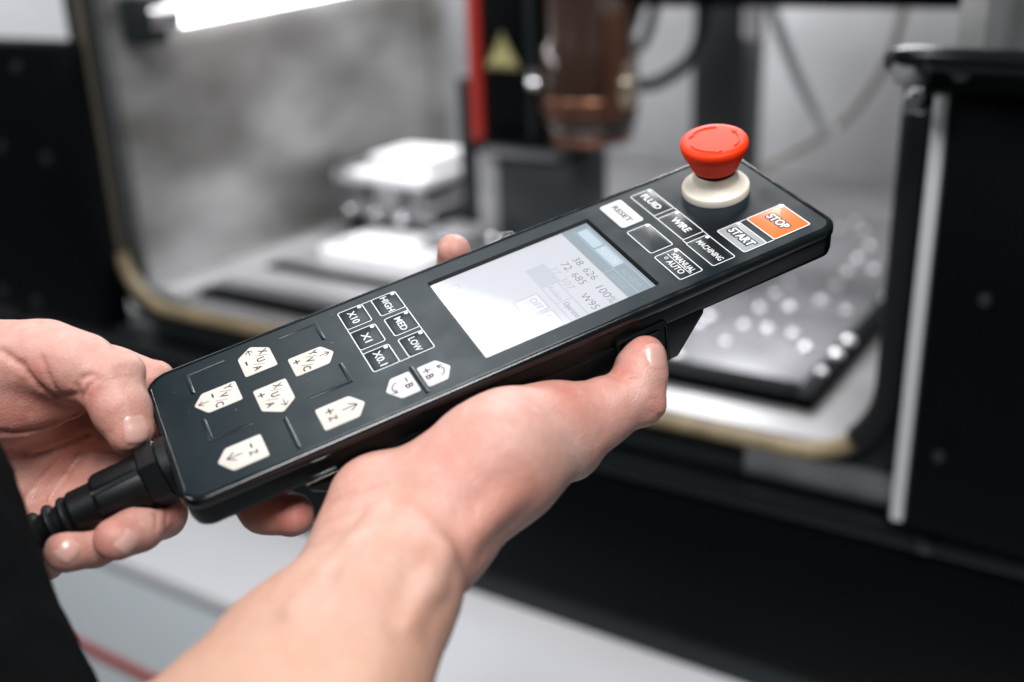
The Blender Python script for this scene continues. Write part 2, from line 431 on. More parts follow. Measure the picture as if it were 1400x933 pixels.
head_lathe('copper_ring', 'copper', [(.042, 0), (.054, .001), (.0575, .008), (.0555, .010)], -.672, 1.235, -.2615, 40)
head_lathe('hose_stub', 'copper', [(0, 0), (.009, 0), (.011, .01), (.011, .13), (0, .13)], -.612, 1.190, -.225)
head_lathe('brass_fitting', 'dull_brass', [(0, 0), (.008, 0), (.011, .005), (.011, .028), (.006, .033), (.006, .05), (0, .05)], -.592, 1.185, -.205)
head_lathe('brass_fitting', 'chrome', [(0, 0), (.008, 0), (.010, .008), (.008, .012), (.008, .024), (0, .024)], -.722, 1.182, -.190)
part_box(head, 'cover_rib', 'black_paint', -.812, -.70, 1.188, 1.1995, -.268, -.258, .003)
part_box(head, 'cover_rib', 'dark_paint', -.738, -.728, 1.190, 1.1995, -.256, .30, .003)
wl = bmesh.new()
f = [wl.verts.new(Vector((x, 1.1990, Z(z))) - head.location) for x, z in ((-.806, -.170), (-.754, -.170), (-.780, -.124))]
wl.faces.new(f); r = bmesh.ops.extrude_face_region(wl, geom=wl.faces[:]); bmesh.ops.translate(wl, verts=[v for v in r['geom'] if isinstance(v, bmesh.types.BMVert)], vec=(0, -.001, 0))
wlo = obj('warning_label', wl, 'signal_yellow', head, smooth=False)
wm = bmesh.new()
for poly in (((-.7815, -.138), (-.7785, -.138), (-.7792, -.154), (-.7808, -.154)), ((-.7818, -.157), (-.7782, -.157), (-.7782, -.161), (-.7818, -.161)),
             ((-.803, -.1685), (-.757, -.1685), (-.760, -.1655), (-.800, -.1655)), ((-.803, -.1685), (-.800, -.1655), (-.7795, -.130), (-.780, -.126)), ((-.757, -.1685), (-.780, -.126), (-.7805, -.130), (-.760, -.1655))):
    wm.faces.new([wm.verts.new(Vector((x, 1.1976, Z(z))) - head.location) for x, z in poly])
obj('warning_mark', wm, 'ink', wlo, smooth=False)

# perforated work table at the right
tab = thing('work_table', 'steel work table with rows of shiny bolts, seen past the pendant tip', 'work table', (-.38, 1.2, Z(-.44)))
part_box(tab, 'table_top', 'table_steel', -.47, -.290, .962, 1.62, -.4395, -.430, .002)
part_box(tab, 'edge_rail', 'black_paint', -.289, -.268, .930, 1.40, -.4395, -.4225, .003)
part_box(tab, 'edge_rail', 'black_paint', -.62, -.2895, .930, .961, -.4395, -.4225, .003)
tb = lathe(bmesh.new(), [(0, .0060), (.0032, .0056), (.0054, .0042), (.0062, .0016), (.0062, 0)], n=16)
tbp = obj('bolt', tb, 'table_bolt', None); tbm = tbp.data; bpy.data.objects.remove(tbp)
tpts = [(-.399, 1.039), (-.402, 1.099), (-.405, 1.161), (-.408, 1.221), (-.407, 1.272), (-.344, 1.098), (-.318, 1.061), (-.350, 1.219), (-.352, 1.281),
        (-.356, 1.345), (-.359, 1.406), (-.362, 1.475), (-.417, 1.597), (-.393, 1.554), (-.426, 1.549), (-.375, 1.178), (-.429, .978), (-.446, 1.107), (-.447, 1.077), (-.329, 1.371), (-.315, 1.199), (-.373, 1.098)]
rpts = [(-.281, 1.243), (-.279, 1.083), (-.279, 1.040), (-.279, .990), (-.279, 1.33)]
for P_, zz in ((tpts, -.430), (rpts, -.4225)):
    for x, y in P_:
        q = bpy.data.objects.new('bolt', tbm); C.objects.link(q); q.parent = tab
        q.location = Vector((x, y, Z(zz))) - tab.location; q.scale = [random.uniform(.8, 1.2)] * 3
# tube lamp on the left tank wall
tl = thing('tube_lamp', 'glowing white tube lamp along the top of the left tank wall', 'lamp', (-1.10, 1.1, Z(-.088)))
lb = bmesh.new(); tube(lb, [(0, -.155, -.003), (0, .40, .030)], .0110, 16); obj('tube', lb, 'tube', tl)
lb = bmesh.new(); tube(lb, [(0, -.20, 0), (0, -.1555, 0)], .019, 16); obj('end_cap', lb, 'dull_steel', tl)
part_box(tl, 'bracket', 'dark_paint', -1.124, -1.085, .885, .925, -.118, -.062, .004)

# cables and hoses hanging in the tank
def hose(name, label, pts, r, m):
    p0 = Vector(pts[0]); q = obj(name, tube(bmesh.new(), [Vector((x, y, Z(z))) - Vector((p0.x, p0.y, Z(p0.z))) for x, y, z in pts], r, 12), m)
    q.location = (p0.x, p0.y, Z(p0.z)); return tag(q, label, 'hose', 'hoses hanging inside the machine')
hose('hose', 'pale hose slanting down beside the dark column behind the red button', [(-.575, 1.58, .02), (-.562, 1.58, -.10), (-.525, 1.58, -.19), (-.485, 1.58, -.26), (-.455, 1.58, -.30)], .010, 'hose')
hose('hose', 'thin pale hose curving down at the right of the back panel', [(-.375, 1.62, .0), (-.385, 1.62, -.15), (-.42, 1.62, -.24), (-.47, 1.62, -.30), (-.58, 1.62, -.37)], .006, 'clear_hose')
hose('hose', 'grey hose hanging in a loop right of the machine head', [(-.66, 1.42, .02), (-.70, 1.42, -.12), (-.735, 1.42, -.19), (-.70, 1.42, -.215), (-.65, 1.42, -.205), (-.60, 1.42, -.15), (-.585, 1.42, .02)], .010, 'grey_metal')
hose('hose', 'dark hose in a tight loop just under the cross beam', [(-.64, 1.40, .0), (-.665, 1.40, -.13), (-.69, 1.40, -.165), (-.70, 1.40, -.12), (-.68, 1.40, .0)], .007, 'grey_metal')
cyl = thing('air_cylinder', 'white rod hanging from the beam in front of the dark column', 'cylinder', (-.575, 1.55, Z(-.15)))
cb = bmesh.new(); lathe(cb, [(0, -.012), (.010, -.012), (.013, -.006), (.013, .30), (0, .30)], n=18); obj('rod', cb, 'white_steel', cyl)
cb = bmesh.new(); lathe(cb, [(0, -.035), (.006, -.035), (.006, -.0125), (0, -.0125)], n=14); obj('tip', cb, 'dull_steel', cyl)

# ------------------------------------------------------------------ THE PENDANT   (local mm: x across as read, y along to the tip, z out of the face)
T_ = np.array([-0.11731804, -0.0597221, -0.38312123])
R_ = np.array([[0.88960539, -0.43285018, -0.1457497], [0.37799284, 0.51862732, 0.7669075], [-0.25636628, -0.73733739, 0.62498793]])
WID, LEN = 84.2, 290.0
eu, ev, en = R_[:, 0], R_[:, 1], R_[:, 2]
PC = np.stack([-ev, eu, en], 1)                       # pendant axes in camera axes
PO = T_ + ev * WID / 1000
PW = M @ PC; POW = M @ PO + np.array(EYE)
pend_mx = Matrix([[*PW[0], POW[0]], [*PW[1], POW[1]], [*PW[2], POW[2]], [0, 0, 0, 1]])
pend = thing('control_pendant', 'black handheld control pendant with screen, white keys and red stop button', 'remote control')
pend.matrix_world = pend_mx
def V(x, y, z): return Vector((x / 1000, y / 1000, z / 1000))
def ring(inset, z, rs=(11, 9, 9, 11), n=8):
    return [V(x, y, z) for x, y in rrect(inset, WID - inset, inset, LEN - inset, 9, n, [max(r - inset, .5) for r in rs])]
bm = bmesh.new()
loft(bm, [ring(2.2, -4.9), ring(.5, -4.9), ring(.1, -4.2), ring(0, -2.6), ring(0, -2.0), ring(.2, -1.2), ring(.6, -.55), ring(1.15, -.15), ring(1.8, 0), ring(2.6, 0), ring(2.8, -.2), ring(2.9, -.7), ring(3.3, -.7)], True, False)
obj('top_shell', bm, 'shell', pend)
bm = bmesh.new()
loft(bm, [ring(1.0, -4.95), ring(.7, -5.3), ring(.7, -6), ring(.9, -12), ring(1.5, -14.3), ring(3.2, -15.8), ring(5, -16.2)])
obj('bottom_shell', bm, 'low', pend)
# grip block under the shell
bm = bmesh.new()
prof = [(43, -12.5), (221, -12.5), (221, -16.5), (207, -34), (64, -34), (43, -19)]
loft(bm, [[V(x, y, z) for y, z in prof] for x in (5, 83.2)])
bmesh.ops.bevel(bm, geom=[e for e in bm.edges], offset=.0022, segments=3, affect='EDGES', profile=.5)
grip = obj('grip_block', bm, 'low', pend)
# enabling switch in the near side wall
bm = bmesh.new()
def side_ring(y0, y1, z0, z1, x, r=1.2): return [V(x, a, b) for a, b in rrect(y0, y1, z0, z1, r, 3)]
loft(bm, [side_ring(177.5, 201.5, -32, -10.8, 83.0), side_ring(177.5, 201.5, -32, -10.8, 84.6), side_ring(178, 201, -31.5, -11.3, 84.9), side_ring(178.6, 200.4, -31, -11.9, 84.9), side_ring(178.9, 200.1, -30.6, -12.2, 84.2)])
sw = obj('switch_frame', bm, 'lip', pend)
bm = bmesh.new()
loft(bm, [side_ring(180.5, 198, -29.5, -13.6, 84.3, 2), side_ring(180.5, 198, -29.5, -13.6, 85.6, 2), side_ring(182, 196.5, -28, -15, 86.4, 2)])
obj('switch_button', bm, 'rubber', sw)
# thin bright sliver added as the highlight along the grip's shiny edge
bm = bmesh.new(); bx(bm, 83.4 / 1000, 84.4 / 1000, .0432, .056, -.0138, -.0132, .0001); obj('grip_glint', bm, 'chrome', pend)

# face overlay with screen window
n = 8
outer = rrect(3.0, WID - 3.0, 3.0, LEN - 3.0, 7, n, (8, 6, 6, 8))
scr = rrect(11.2, 73.2, 125.4, 205.9, 1.2, n)
def overlay_bm():
    bm = bmesh.new()
    zf = -.25
    # ring strips: outer edge down, face, window edge down
    O0 = [bm.verts.new(V(x, y, zf - .5)) for x, y in outer]; O1 = [bm.verts.new(V(x, y, zf)) for x, y in outer]
    I1 = [bm.verts.new(V(x, y, zf)) for x, y in scr]; I0 = [bm.verts.new(V(x, y, zf - .5)) for x, y in scr]
    m = len(outer)
    for A, B in ((O0, O1), (O1, I1), (I1, I0)):
        for k in range(m): bm.faces.new((A[k], A[(k + 1) % m], B[(k + 1) % m], B[k]))
    return bm
obj('face_panel', overlay_bm(), 'face', pend)
FZ = -.25                                            # face height
# screen bezel and display
bm = bmesh.new()
s0 = rrect(11.2, 73.2, 125.4, 205.9, 1.2, n); s1 = rrect(11.9, 73.0, 125.7, 205.2, 1.0, n); s2 = rrect(13.0, 72.9, 126.2, 204.3, .6, n)
loft(bm, [[V(x, y, FZ - .05) for x, y in s0], [V(x, y, -.6) for x, y in s1], [V(x, y, -1.3) for x, y in s2]], False, False)
bez = obj('screen_bezel', bm, 'bezel', pend)
bm = bmesh.new(); bm.faces.new([bm.verts.new(V(x, y, -1.25)) for x, y in rrect(12.6, 73.0, 126.0, 204.6, .4, n)])
lcd = obj('display', bm, 'lcd', pend, smooth=False)

# flat shapes and lettering -------------------------------------------------
def flat(name, polys, z, m, parent, thick=.05):
    bm = bmesh.new()
    for poly in polys:
        a = [bm.verts.new(V(x, y, z)) for x, y in poly]; b = [bm.verts.new(V(x, y, z + thick)) for x, y in poly]
        k = len(a)
        for i in range(k): bm.faces.new((a[i], a[(i + 1) % k], b[(i + 1) % k], b[i]))
        bm.faces.new(b)
    return obj(name, bm, m, parent, smooth=False)
def glyphs(s, bold, shear):
    cu = bpy.data.curves.new('lettering', 'FONT'); cu.body = s; cu.size = 1; cu.offset = bold; cu.shear = shear
    cu.extrude = .01; cu.resolution_u = 3
    to = bpy.data.objects.new('lettering', cu); C.objects.link(to)
    bpy.context.view_layer.update()
    me = bpy.data.meshes.new_from_object(to.evaluated_get(bpy.context.evaluated_depsgraph_get()))
    bpy.data.objects.remove(to); bpy.data.curves.remove(cu)
    co = np.zeros(len(me.vertices) * 3); me.vertices.foreach_get('co', co)
    return me, co.reshape(-1, 3)
def text(name, s, cx, cy, w, h, z, m, parent, bold=0., shear=0., rot=0., thick=.04, fit=None):
    """lettering reading along +x, tops towards +y; fitted to w x h mm around (cx, cy)"""
    me, co = glyphs(s, bold, shear)
    if fit is None: mn, mx = co.min(0), co.max(0)
    else:
        m2, c2 = glyphs(s, fit, shear); mn, mx = c2.min(0), c2.max(0); bpy.data.meshes.remove(m2)
    sx = w / max(mx[0] - mn[0], 1e-6); sy = h / max(mx[1] - mn[1], 1e-6)
    x = (co[:, 0] - (mn[0] + mx[0]) / 2) * sx; y = (co[:, 1] - (mn[1] + mx[1]) / 2) * sy
    zz = (co[:, 2] > 0) * thick + z
    c, sn = math.cos(rot), math.sin(rot)
    out = np.stack([cx + x * c - y * sn, cy + x * sn + y * c, zz], 1) / 1000
    me.vertices.foreach_set('co', out.astype(np.float32).ravel())
    me.materials.clear(); me.materials.append(MT[m])
    me.name = name
    return link(bpy.data.objects.new(name, me), parent)
def stroke(pts, w):
    """polyline as quads"""
    out = []
    for (x0, y0), (x1, y1) in zip(pts, pts[1:]):
        d = math.hypot(x1 - x0, y1 - y0); nx, ny = -(y1 - y0) / d * w / 2, (x1 - x0) / d * w / 2
        out.append([(x0 - nx, y0 - ny), (x1 - nx, y1 - ny), (x1 + nx, y1 + ny), (x0 + nx, y0 + ny)])
    return out
def arrow(cx, cy, dx, dy, ln, hd, w):
    tx, ty = cx + dx * ln / 2, cy + dy * ln / 2
    px, py = -dy, dx
    q = stroke([(cx - dx * ln / 2, cy - dy * ln / 2), (tx - dx * w * .6, ty - dy * w * .6)], w)
    for s in (1, -1):
        q += stroke([(tx - dx * hd + px * s * hd * .75, ty - dy * hd + py * s * hd * .75), (tx, ty)], w)
    return q
def frame_polys(x0, x1, y0, y1, w, r=1.2):
    a = rrect(x0 - w / 2, x1 + w / 2, y0 - w / 2, y1 + w / 2, r, 4); b = rrect(x0 + w / 2, x1 - w / 2, y0 + w / 2, y1 - w / 2, max(r - w, .3), 4)
    return [[a[k], a[(k + 1) % len(a)], b[(k + 1) % len(a)], b[k]] for k in range(len(a))]
def raised(name, poly, z0, z1, m, parent, inset=.25):
    cx = sum(p[0] for p in poly) / len(poly); cy = sum(p[1] for p in poly) / len(poly)
    def sh(k): 
        out = []
        for x, y in poly:
            d = math.hypot(x - cx, y - cy); out.append((x - (x - cx) / d * k, y - (y - cy) / d * k))
        return out
    bm = bmesh.new()
    loft(bm, [[V(x, y, z0) for x, y in poly], [V(x, y, z1 - .1) for x, y in poly], [V(x, y, z1) for x, y in sh(inset)]], False, True)
    return obj(name, bm, m, parent, angle=60)
def round_poly(pts, r=1.0, k=4):
    out = []; m = len(pts)
    for i in range(m):
        p0, p1, p2 = Vector(pts[i - 1]), Vector(pts[i]), Vector(pts[(i + 1) % m])
        a = p1 + (p0 - p1).normalized() * r; b = p1 + (p2 - p1).normalized() * r
        for j in range(k + 1):
            t = j / k; q = (1 - t) ** 2 * a + 2 * t * (1 - t) * p1 + t * t * b
            out.append((q.x, q.y))
    return out
KZ = FZ + .28
# white arrow keys of the axis cross
def house(cx, cy, hw, hl, tip, direction):
    """pentagon: body half-width hw, from -hl to +hl along direction, apex tip mm beyond"""
    dx, dy = direction; px, py = -dy, dx
    P = [(-hl, -hw), (hl, -hw), (hl + tip, 0), (hl, hw), (-hl, hw)]
    return [(cx + a * dx + b * px, cy + a * dy + b * py) for a, b in P]
def axis_key(poly, m='key'):
    return raised('arrow_key', round_poly(poly, 1.1), FZ - .02, KZ, m, pend)
def letters(k, seq):
    for ch, cx, cy, w, h in seq:
        text('legend', ch, cx, cy, w, h, KZ - .01, 'ink', k, bold=.022)
TZ = KZ
def slashes(k, pts):
    flat('slash_mark', [q for (x, y) in pts for q in stroke([(x - .9, y - 2.3), (x + .9, y + 2.3)], .22)], KZ - .01, 'ink', k)
# -X (towards far edge)
k = axis_key([(12.4, 38.9), (7.2, 45.6), (12.4, 52.7), (25.8, 52.7), (25.8, 38.9)])
letters(k, [('X', 13.4, 49.6, 3.0, 3.6), ('U', 18.3, 47.4, 2.7, 3.4), ('A', 23.0, 45.0, 2.9, 3.4)])
slashes(k, [(15.7, 48.4), (20.8, 46.1)]); flat('minus_mark', stroke([(16.0, 41.5), (18.8, 41.5)], .75), KZ - .01, 'ink', k)
flat('arrow_mark', arrow(11.2, 44.2, -1, 0, 3.6, 2.0, .38), KZ - .01, 'ink', k)
# +X
k = axis_key([(36.2, 39.1), (36.2, 52.9), (50.2, 52.9), (55.6, 46.4), (50.2, 39.1)])
letters(k, [('X', 38.9, 48.8, 3.0, 3.6), ('U', 43.7, 46.4, 2.7, 3.4), ('A', 48.4, 43.2, 2.9, 3.4)])
slashes(k, [(41.0, 47.4), (46.0, 44.8)]); flat('plus_mark', stroke([(39.3, 41.5), (42.3, 41.5)], .6) + stroke([(40.8, 40.0), (40.8, 43.0)], .6), KZ - .01, 'ink', k)
flat('arrow_mark', arrow(50.4, 48.4, 1, 0, 4.2, 2.0, .38), KZ - .01, 'ink', k)
# +Y
k = axis_key([(25.2, 57.0), (25.2, 71.4), (31.9, 75.2), (38.2, 71.4), (38.2, 57.0)])
letters(k, [('Y', 27.4, 67.4, 2.8, 3.4), ('V', 31.4, 64.9, 2.9, 3.4), ('C', 35.7, 62.3, 2.8, 3.4)])
slashes(k, [(29.3, 66.0), (33.8, 63.2)]); flat('plus_mark', stroke([(27.8, 59.8), (30.8, 59.8)], .6) + stroke([(29.3, 58.3), (29.3, 61.3)], .6), KZ - .01, 'ink', k)
flat('arrow_mark', arrow(31.3, 71.3, 0, 1, 4.2, 1.9, .38), KZ - .01, 'ink', k)
# -Y
k = axis_key([(25.0, 20.4), (25.0, 34.5), (38.2, 34.5), (38.2, 20.4), (31.0, 16.1)])
letters(k, [('Y', 27.2, 31.0, 2.8, 3.4), ('V', 31.4, 28.3, 2.9, 3.4), ('C', 35.8, 25.5, 2.8, 3.4)])
slashes(k, [(29.2, 29.6), (33.8, 26.7)]); flat('minus_mark', stroke([(27.6, 24.2), (30.3, 24.2)], .75), KZ - .01, 'ink', k)
flat('arrow_mark', arrow(31.4, 20.0, 0, -1, 4.4, 1.9, .36), KZ - .01, 'ink', k)
# +Z
k = axis_key([(62.0, 57.2), (62.0, 71.3), (69.2, 75.7), (75.8, 71.3), (75.8, 57.2)])
flat('plus_mark', stroke([(64.6, 62.0), (68.0, 62.0)], .65) + stroke([(66.3, 60.3), (66.3, 63.7)], .65), KZ - .01, 'ink', k)
letters(k, [('Z', 70.8, 62.0, 2.7, 3.2)])
flat('arrow_mark', arrow(68.6, 69.6, 0, 1, 6.2, 3.2, .5), KZ - .01, 'ink', k)
# -Z
k = axis_key([(62.4, 21.1), (62.4, 35.1), (76.0, 35.1), (76.0, 21.1), (68.6, 16.7)])
flat('minus_mark', stroke([(65.6, 30.3), (68.2, 30.3)], .75), KZ - .01, 'ink', k)
letters(k, [('Z', 71.0, 30.2, 2.7, 3.2)])
flat('arrow_mark', arrow(68.8, 23.3, 0, -1, 6.0, 3.2, .5), KZ - .01, 'ink', k)
# -B and +B with curved arrows
def arc(cx, cy, r, a0, a1, w, hd):
    pts = [(cx + r * math.cos(math.radians(a0 + (a1 - a0) * i / 8)), cy + r * math.sin(math.radians(a0 + (a1 - a0) * i / 8))) for i in range(9)]
    q = stroke(pts, w); (x0, y0), (x1, y1) = pts[-2], pts[-1]; d = math.hypot(x1 - x0, y1 - y0); dx, dy = (x1 - x0) / d, (y1 - y0) / d
    for s in (1, -1): q += stroke([(x1 - dx * hd - dy * s * hd * .7, y1 - dy * hd + dx * s * hd * .7), (x1 + dx * .2, y1 + dy * .2)], w)
    return q
k = axis_key([(62.4, 88.6), (62.4, 96.7), (76.0, 96.7), (76.0, 88.6), (68.9, 84.4)], 'key_cool')
flat('minus_mark', stroke([(65.4, 94.0), (68.0, 94.0)], .55), KZ - .01, 'ink', k); letters(k, [('B', 70.7, 93.8, 2.5, 3.2)])
flat('arrow_mark', arc(69.3, 90.5, 3.3, 190, 318, .42, 1.7), KZ - .01, 'ink', k)
k = axis_key([(62.5, 99.9), (62.5, 108.2), (69.2, 112.0), (76.0, 108.2), (76.0, 99.9)], 'key_cool')
flat('plus_mark', stroke([(64.9, 102.8), (68.1, 102.8)], .5) + stroke([(66.5, 101.2), (66.5, 104.4)], .5), KZ - .01, 'ink', k); letters(k, [('B', 70.6, 102.6, 2.5, 3.2)])
flat('arrow_mark', arc(69.3, 105.6, 3.4, 20, 150, .42, 1.7), KZ - .01, 'ink', k)
# raised finger ridges
def ridge(pts, w=1.9):
    for a, b in zip(pts, pts[1:]): pass
    bm = bmesh.new()
    # mitred outline for an L or a bar
    P = [Vector(p) for p in pts]
    L_, R2 = [], []
    for i, p in enumerate(P):
        if i == 0: d = (P[1] - P[0]).normalized(); nrm = Vector((-d.y, d.x)); ln = 1
        elif i == len(P) - 1: d = (P[i] - P[i - 1]).normalized(); nrm = Vector((-d.y, d.x)); ln = 1
        else:
            d0 = (P[i] - P[i - 1]).normalized(); d1 = (P[i + 1] - P[i]).normalized()
            n0 = Vector((-d0.y, d0.x)); n1 = Vector((-d1.y, d1.x)); nrm = (n0 + n1).normalized(); ln = 1 / max(nrm.dot(n0), .3)
        L_.append((nrm, ln)); 
    rows = []
    for p, (nrm, ln) in zip(P, L_):
        row = []
        for s, z in ((-w / 2, FZ - .05), (-w / 2 + .3, FZ + .32), (-w / 2 + .6, FZ + .48), (w / 2 - .6, FZ + .48), (w / 2 - .3, FZ + .32), (w / 2, FZ - .05)):
            q = p + nrm * ln * s; row.append(bm.verts.new(V(q.x, q.y, z)))
        rows.append(row)
    for A, B in zip(rows, rows[1:]):
        for i in range(5): bm.faces.new((A[i], A[i + 1], B[i + 1], B[i]))
    bm.faces.new(rows[0]); bm.faces.new(rows[-1])
    return obj('finger_ridge', bm, 'face', pend, angle=50)
for pts in ([(8.8, 57.8), (8.8, 74.2), (21.4, 74.2)], [(8.9, 33.9), (8.9, 17.5), (22.3, 17.5)], [(41.2, 74.9), (54.0, 74.9), (54.0, 57.5)],
            [(54.5, 34.3), (54.5, 17.6), (41.2, 17.6)], [(59.3, 45.8), (78.4, 45.8)], [(60.4, 98.3), (78.4, 98.3)]): ridge(pts)

# dark membrane keys with white outlines
def mem_key(x0, x1, y0, y1, label_text=None, tx=None, ty=None, tw=0, th=0, dot=None, bold=.012):
    k = raised('membrane_key', rrect(x0 + .5, x1 - .5, y0 + .5, y1 - .5, 1.2, 4), FZ - .02, FZ + .10, 'pad', pend, .5)
    flat('key_outline', frame_polys(x0, x1, y0, y1, .42), FZ + .02, 'white_print', k, .10)
    if label_text: text('legend', label_text, tx, ty, tw, th, FZ + .11, 'white_print', k, bold=bold)
    if dot: flat('indicator_dot', [[(dot[0] + .95 * math.cos(t * math.pi / 8), dot[1] + .95 * math.sin(t * math.pi / 8)) for t in range(16)]], FZ + .11, 'white_print', k)
    return k
ys0, ys1, yh0, yh1 = 84.7, 96.0, 100.2, 111.4
cols = ((8.1, 21.7), (24.6, 38.1), (41.0, 54.5))
for (x0, x1), s, tw in zip(cols, ('X10', 'X1', 'X0.1'), (9.0, 6.4, 10.0)):
    mem_key(x0, x1, ys0, ys1, s, (x0 + x1) / 2 + (0 if s != 'X1' else .2), 89.9, tw, 3.3, (x0 + 1.35, 94.4))
for (x0, x1), s, tw in zip(cols, ('HIGH', 'MED', 'LOW'), (11.6, 9.8, 9.8)):
    mem_key(x0, x1, yh0, yh1, s, (x0 + x1) / 2 + .2, 105.4, tw, 3.0, (x0 + 1.35, 109.9))
flat('panel_line', stroke([(8.1, 96), (8.1, 100.2)], .42) + stroke([(54.5, 96), (54.5, 100.2)], .42) + stroke([(21.7, 84.7), (24.6, 84.7)], .42) + stroke([(38.1, 84.7), (41, 84.7)], .42)
     + stroke([(21.7, 111.4), (24.6, 111.4)], .42) + stroke([(38.1, 111.4), (41, 111.4)], .42), FZ + .02, 'white_print', pend)
mem_key(8.0, 28.5, 230.5, 241.2, 'FLUID', 17.8, 235.9, 14.4, 3.4, (9.1, 240.3), .022)
mem_key(31.6, 52.4, 230.5, 241.2, 'WIRE', 42.0, 236.2, 12.6, 3.6, (32.9, 240.0), .022)
mem_key(55.5, 76.2, 229.9, 241.0, 'MACHINING', 66.0, 235.2, 17.4, 2.9, (57.2, 239.8), .014)
flat('panel_line', stroke([(28.5, 241.2), (31.6, 241.2)], .42) + stroke([(28.5, 230.5), (31.6, 230.5)], .42) + stroke([(52.4, 241.1), (55.5, 241.1)], .42) + stroke([(52.4, 230.3), (55.5, 230.3)], .42), FZ + .02, 'white_print', pend)
mem_key(32.2, 52.6, 214.2, 225.4, None, dot=(33.3, 224.3))
k = mem_key(55.7, 76.0, 213.9, 225.0, 'MANUAL', 67.6, 221.5, 14.0, 2.9, (57.3, 223.9), .014)
text('legend', 'AUTO', 67.2, 217.3, 11.2, 2.9, FZ + .11, 'white_print', k, bold=.010)
flat('rule_line', stroke([(57.2, 219.5), (75.0, 219.5)], .35), FZ + .11, 'white_print', k)
flat('indicator_ring', [q for q in frame_polys(58.7, 60.1, 217.0, 218.4, .3, .8)] , FZ + .11, 'white_print', k)
flat('cross_mark', stroke([(58.4, 220.8), (60.0, 222.6)], .4) + stroke([(58.4, 222.6), (60.0, 220.8)], .4), FZ + .11, 'white_print', k)
k = raised('reset_key', rrect(7.0, 28.6, 214.2, 225.7, 1.6, 5), FZ - .02, KZ, 'key_cool', pend, .3)
text('legend', 'RESET', 18.1, 220.3, 15.2, 3.0, KZ - .01, 'ink', k, bold=.022)
# STOP / START
def caption(k, s, cx, cy, w, h, z):
    text('legend_outline', s, cx, cy, w, h, z, 'ink', k, bold=.16, thick=.03, fit=.03)
    text('legend', s, cx, cy, w, h, z + .05, 'white_print', k, bold=.03)
k = raised('stop_key', rrect(56.0, 75.9, 261.0, 279.5, 1.2, 4), FZ - .02, FZ + .10, 'orange', pend, .3)
flat('key_outline', frame_polys(55.9, 76.0, 260.9, 279.6, .5), FZ + .06, 'white_print', k, .10); caption(k, 'STOP', 65.8, 270.4, 12.6, 4.2, FZ + .11)
flat('indicator_dot', [[(57.0 + 1.5 * math.cos(t * math.pi / 8), 278.6 + 1.5 * math.sin(t * math.pi / 8)) for t in range(16)]], FZ + .13, 'white_print', k)
k = raised('start_key', rrect(55.9, 76.0, 245.7, 257.0, 1.2, 4), FZ - .02, FZ + .10, 'silver', pend, .3)
flat('key_outline', frame_polys(55.8, 76.1, 245.6, 257.1, .4), FZ + .06, 'white_print', k, .10); caption(k, 'START', 65.9, 251.5, 15.4, 4.2, FZ + .11)
flat('indicator_dot', [[(57.0 + 1.0 * math.cos(t * math.pi / 8), 256.2 + 1.0 * math.sin(t * math.pi / 8)) for t in range(16)]], FZ + .13, 'white_print', k)
flat('panel_line', stroke([(76.0, 257.1), (76.0, 260.9)], .42) + stroke([(55.9, 257.1), (55.9, 260.9)], .42), FZ + .02, 'white_print', pend)
# what the display shows
D0 = -1.25
def rect(x0, x1, y0, y1): return [(x0, y0), (x1, y0), (x1, y1), (x0, y1)]
flat('status_bar', [rect(14.6, 74.4, 190.6, 203.6)], D0 + .01, 'lcd_grey', lcd, .01)
flat('tab', [rect(18.5, 34, 196.6, 201.6)], D0 + .03, 'lcd_blue', lcd, .01)
t = flat('tab', [rect(35, 51.5, 196.4, 201.8)], D0 + .03, 'lcd_blue', lcd, .01); text('legend', 'POSITION', 43, 199, 13, 2.6, D0 + .05, 'lcd_pale', t, bold=-.01, thick=.01)
text('legend', 'ALARM', 62.5, 198.4, 14, 2.8, D0 + .03, 'lcd_mid', lcd, bold=-.012, thick=.01)
text('legend', 'EDGE', 62.0, 193.3, 11, 2.6, D0 + .03, 'lcd_mid', lcd, bold=-.012, thick=.01)
flat('screen_line', stroke([(18, 195.8), (74.4, 195.8)], .22) + stroke([(18, 202.3), (74.4, 202.3)], .3) + stroke([(52.5, 190.6), (52.5, 196)], .22), D0 + .03, 'lcd_blue', lcd, .01)
for s, y, m in (('38. 626', 186.3, 'lcd_ink'), ('72. 685', 180.6, 'lcd_ink'), ('77. 307', 174.9, 'lcd_faint')):
    text('readout', s, 44.8, y, 18.5, 3.4, D0 + .02, m, lcd, bold=-.022, thick=.01)
text('readout', '100%', 66.3, 184.6, 13.0, 3.5, D0 + .02, 'lcd_ink', lcd, bold=-.02, thick=.01)
text('readout', 'W95', 66.2, 176.7, 11.6, 3.4, D0 + .02, 'lcd_ink', lcd, bold=-.02, thick=.01)
flat('grey_field', [rect(30.5, 46.5, 164.2, 173.6)], D0 + .02, 'lcd_soft', lcd, .01)
flat('screen_line', stroke([(46.5, 172.0), (74.4, 172.0)], .25) + stroke([(59.4, 164.5), (59.4, 172.0)], .25) + stroke([(46.6, 164.3), (74.4, 164.3)], .25), D0 + .02, 'lcd_faint', lcd, .01)
text('readout', 'Auxiliary', 52.6, 167.4, 11.2, 3.2, D0 + .02, 'lcd_faint', lcd, bold=-.015, thick=.01)
text('readout', 'Operatio', 66.7, 167.6, 11.6, 3.3, D0 + .02, 'lcd_ink', lcd, bold=-.015, thick=.01)
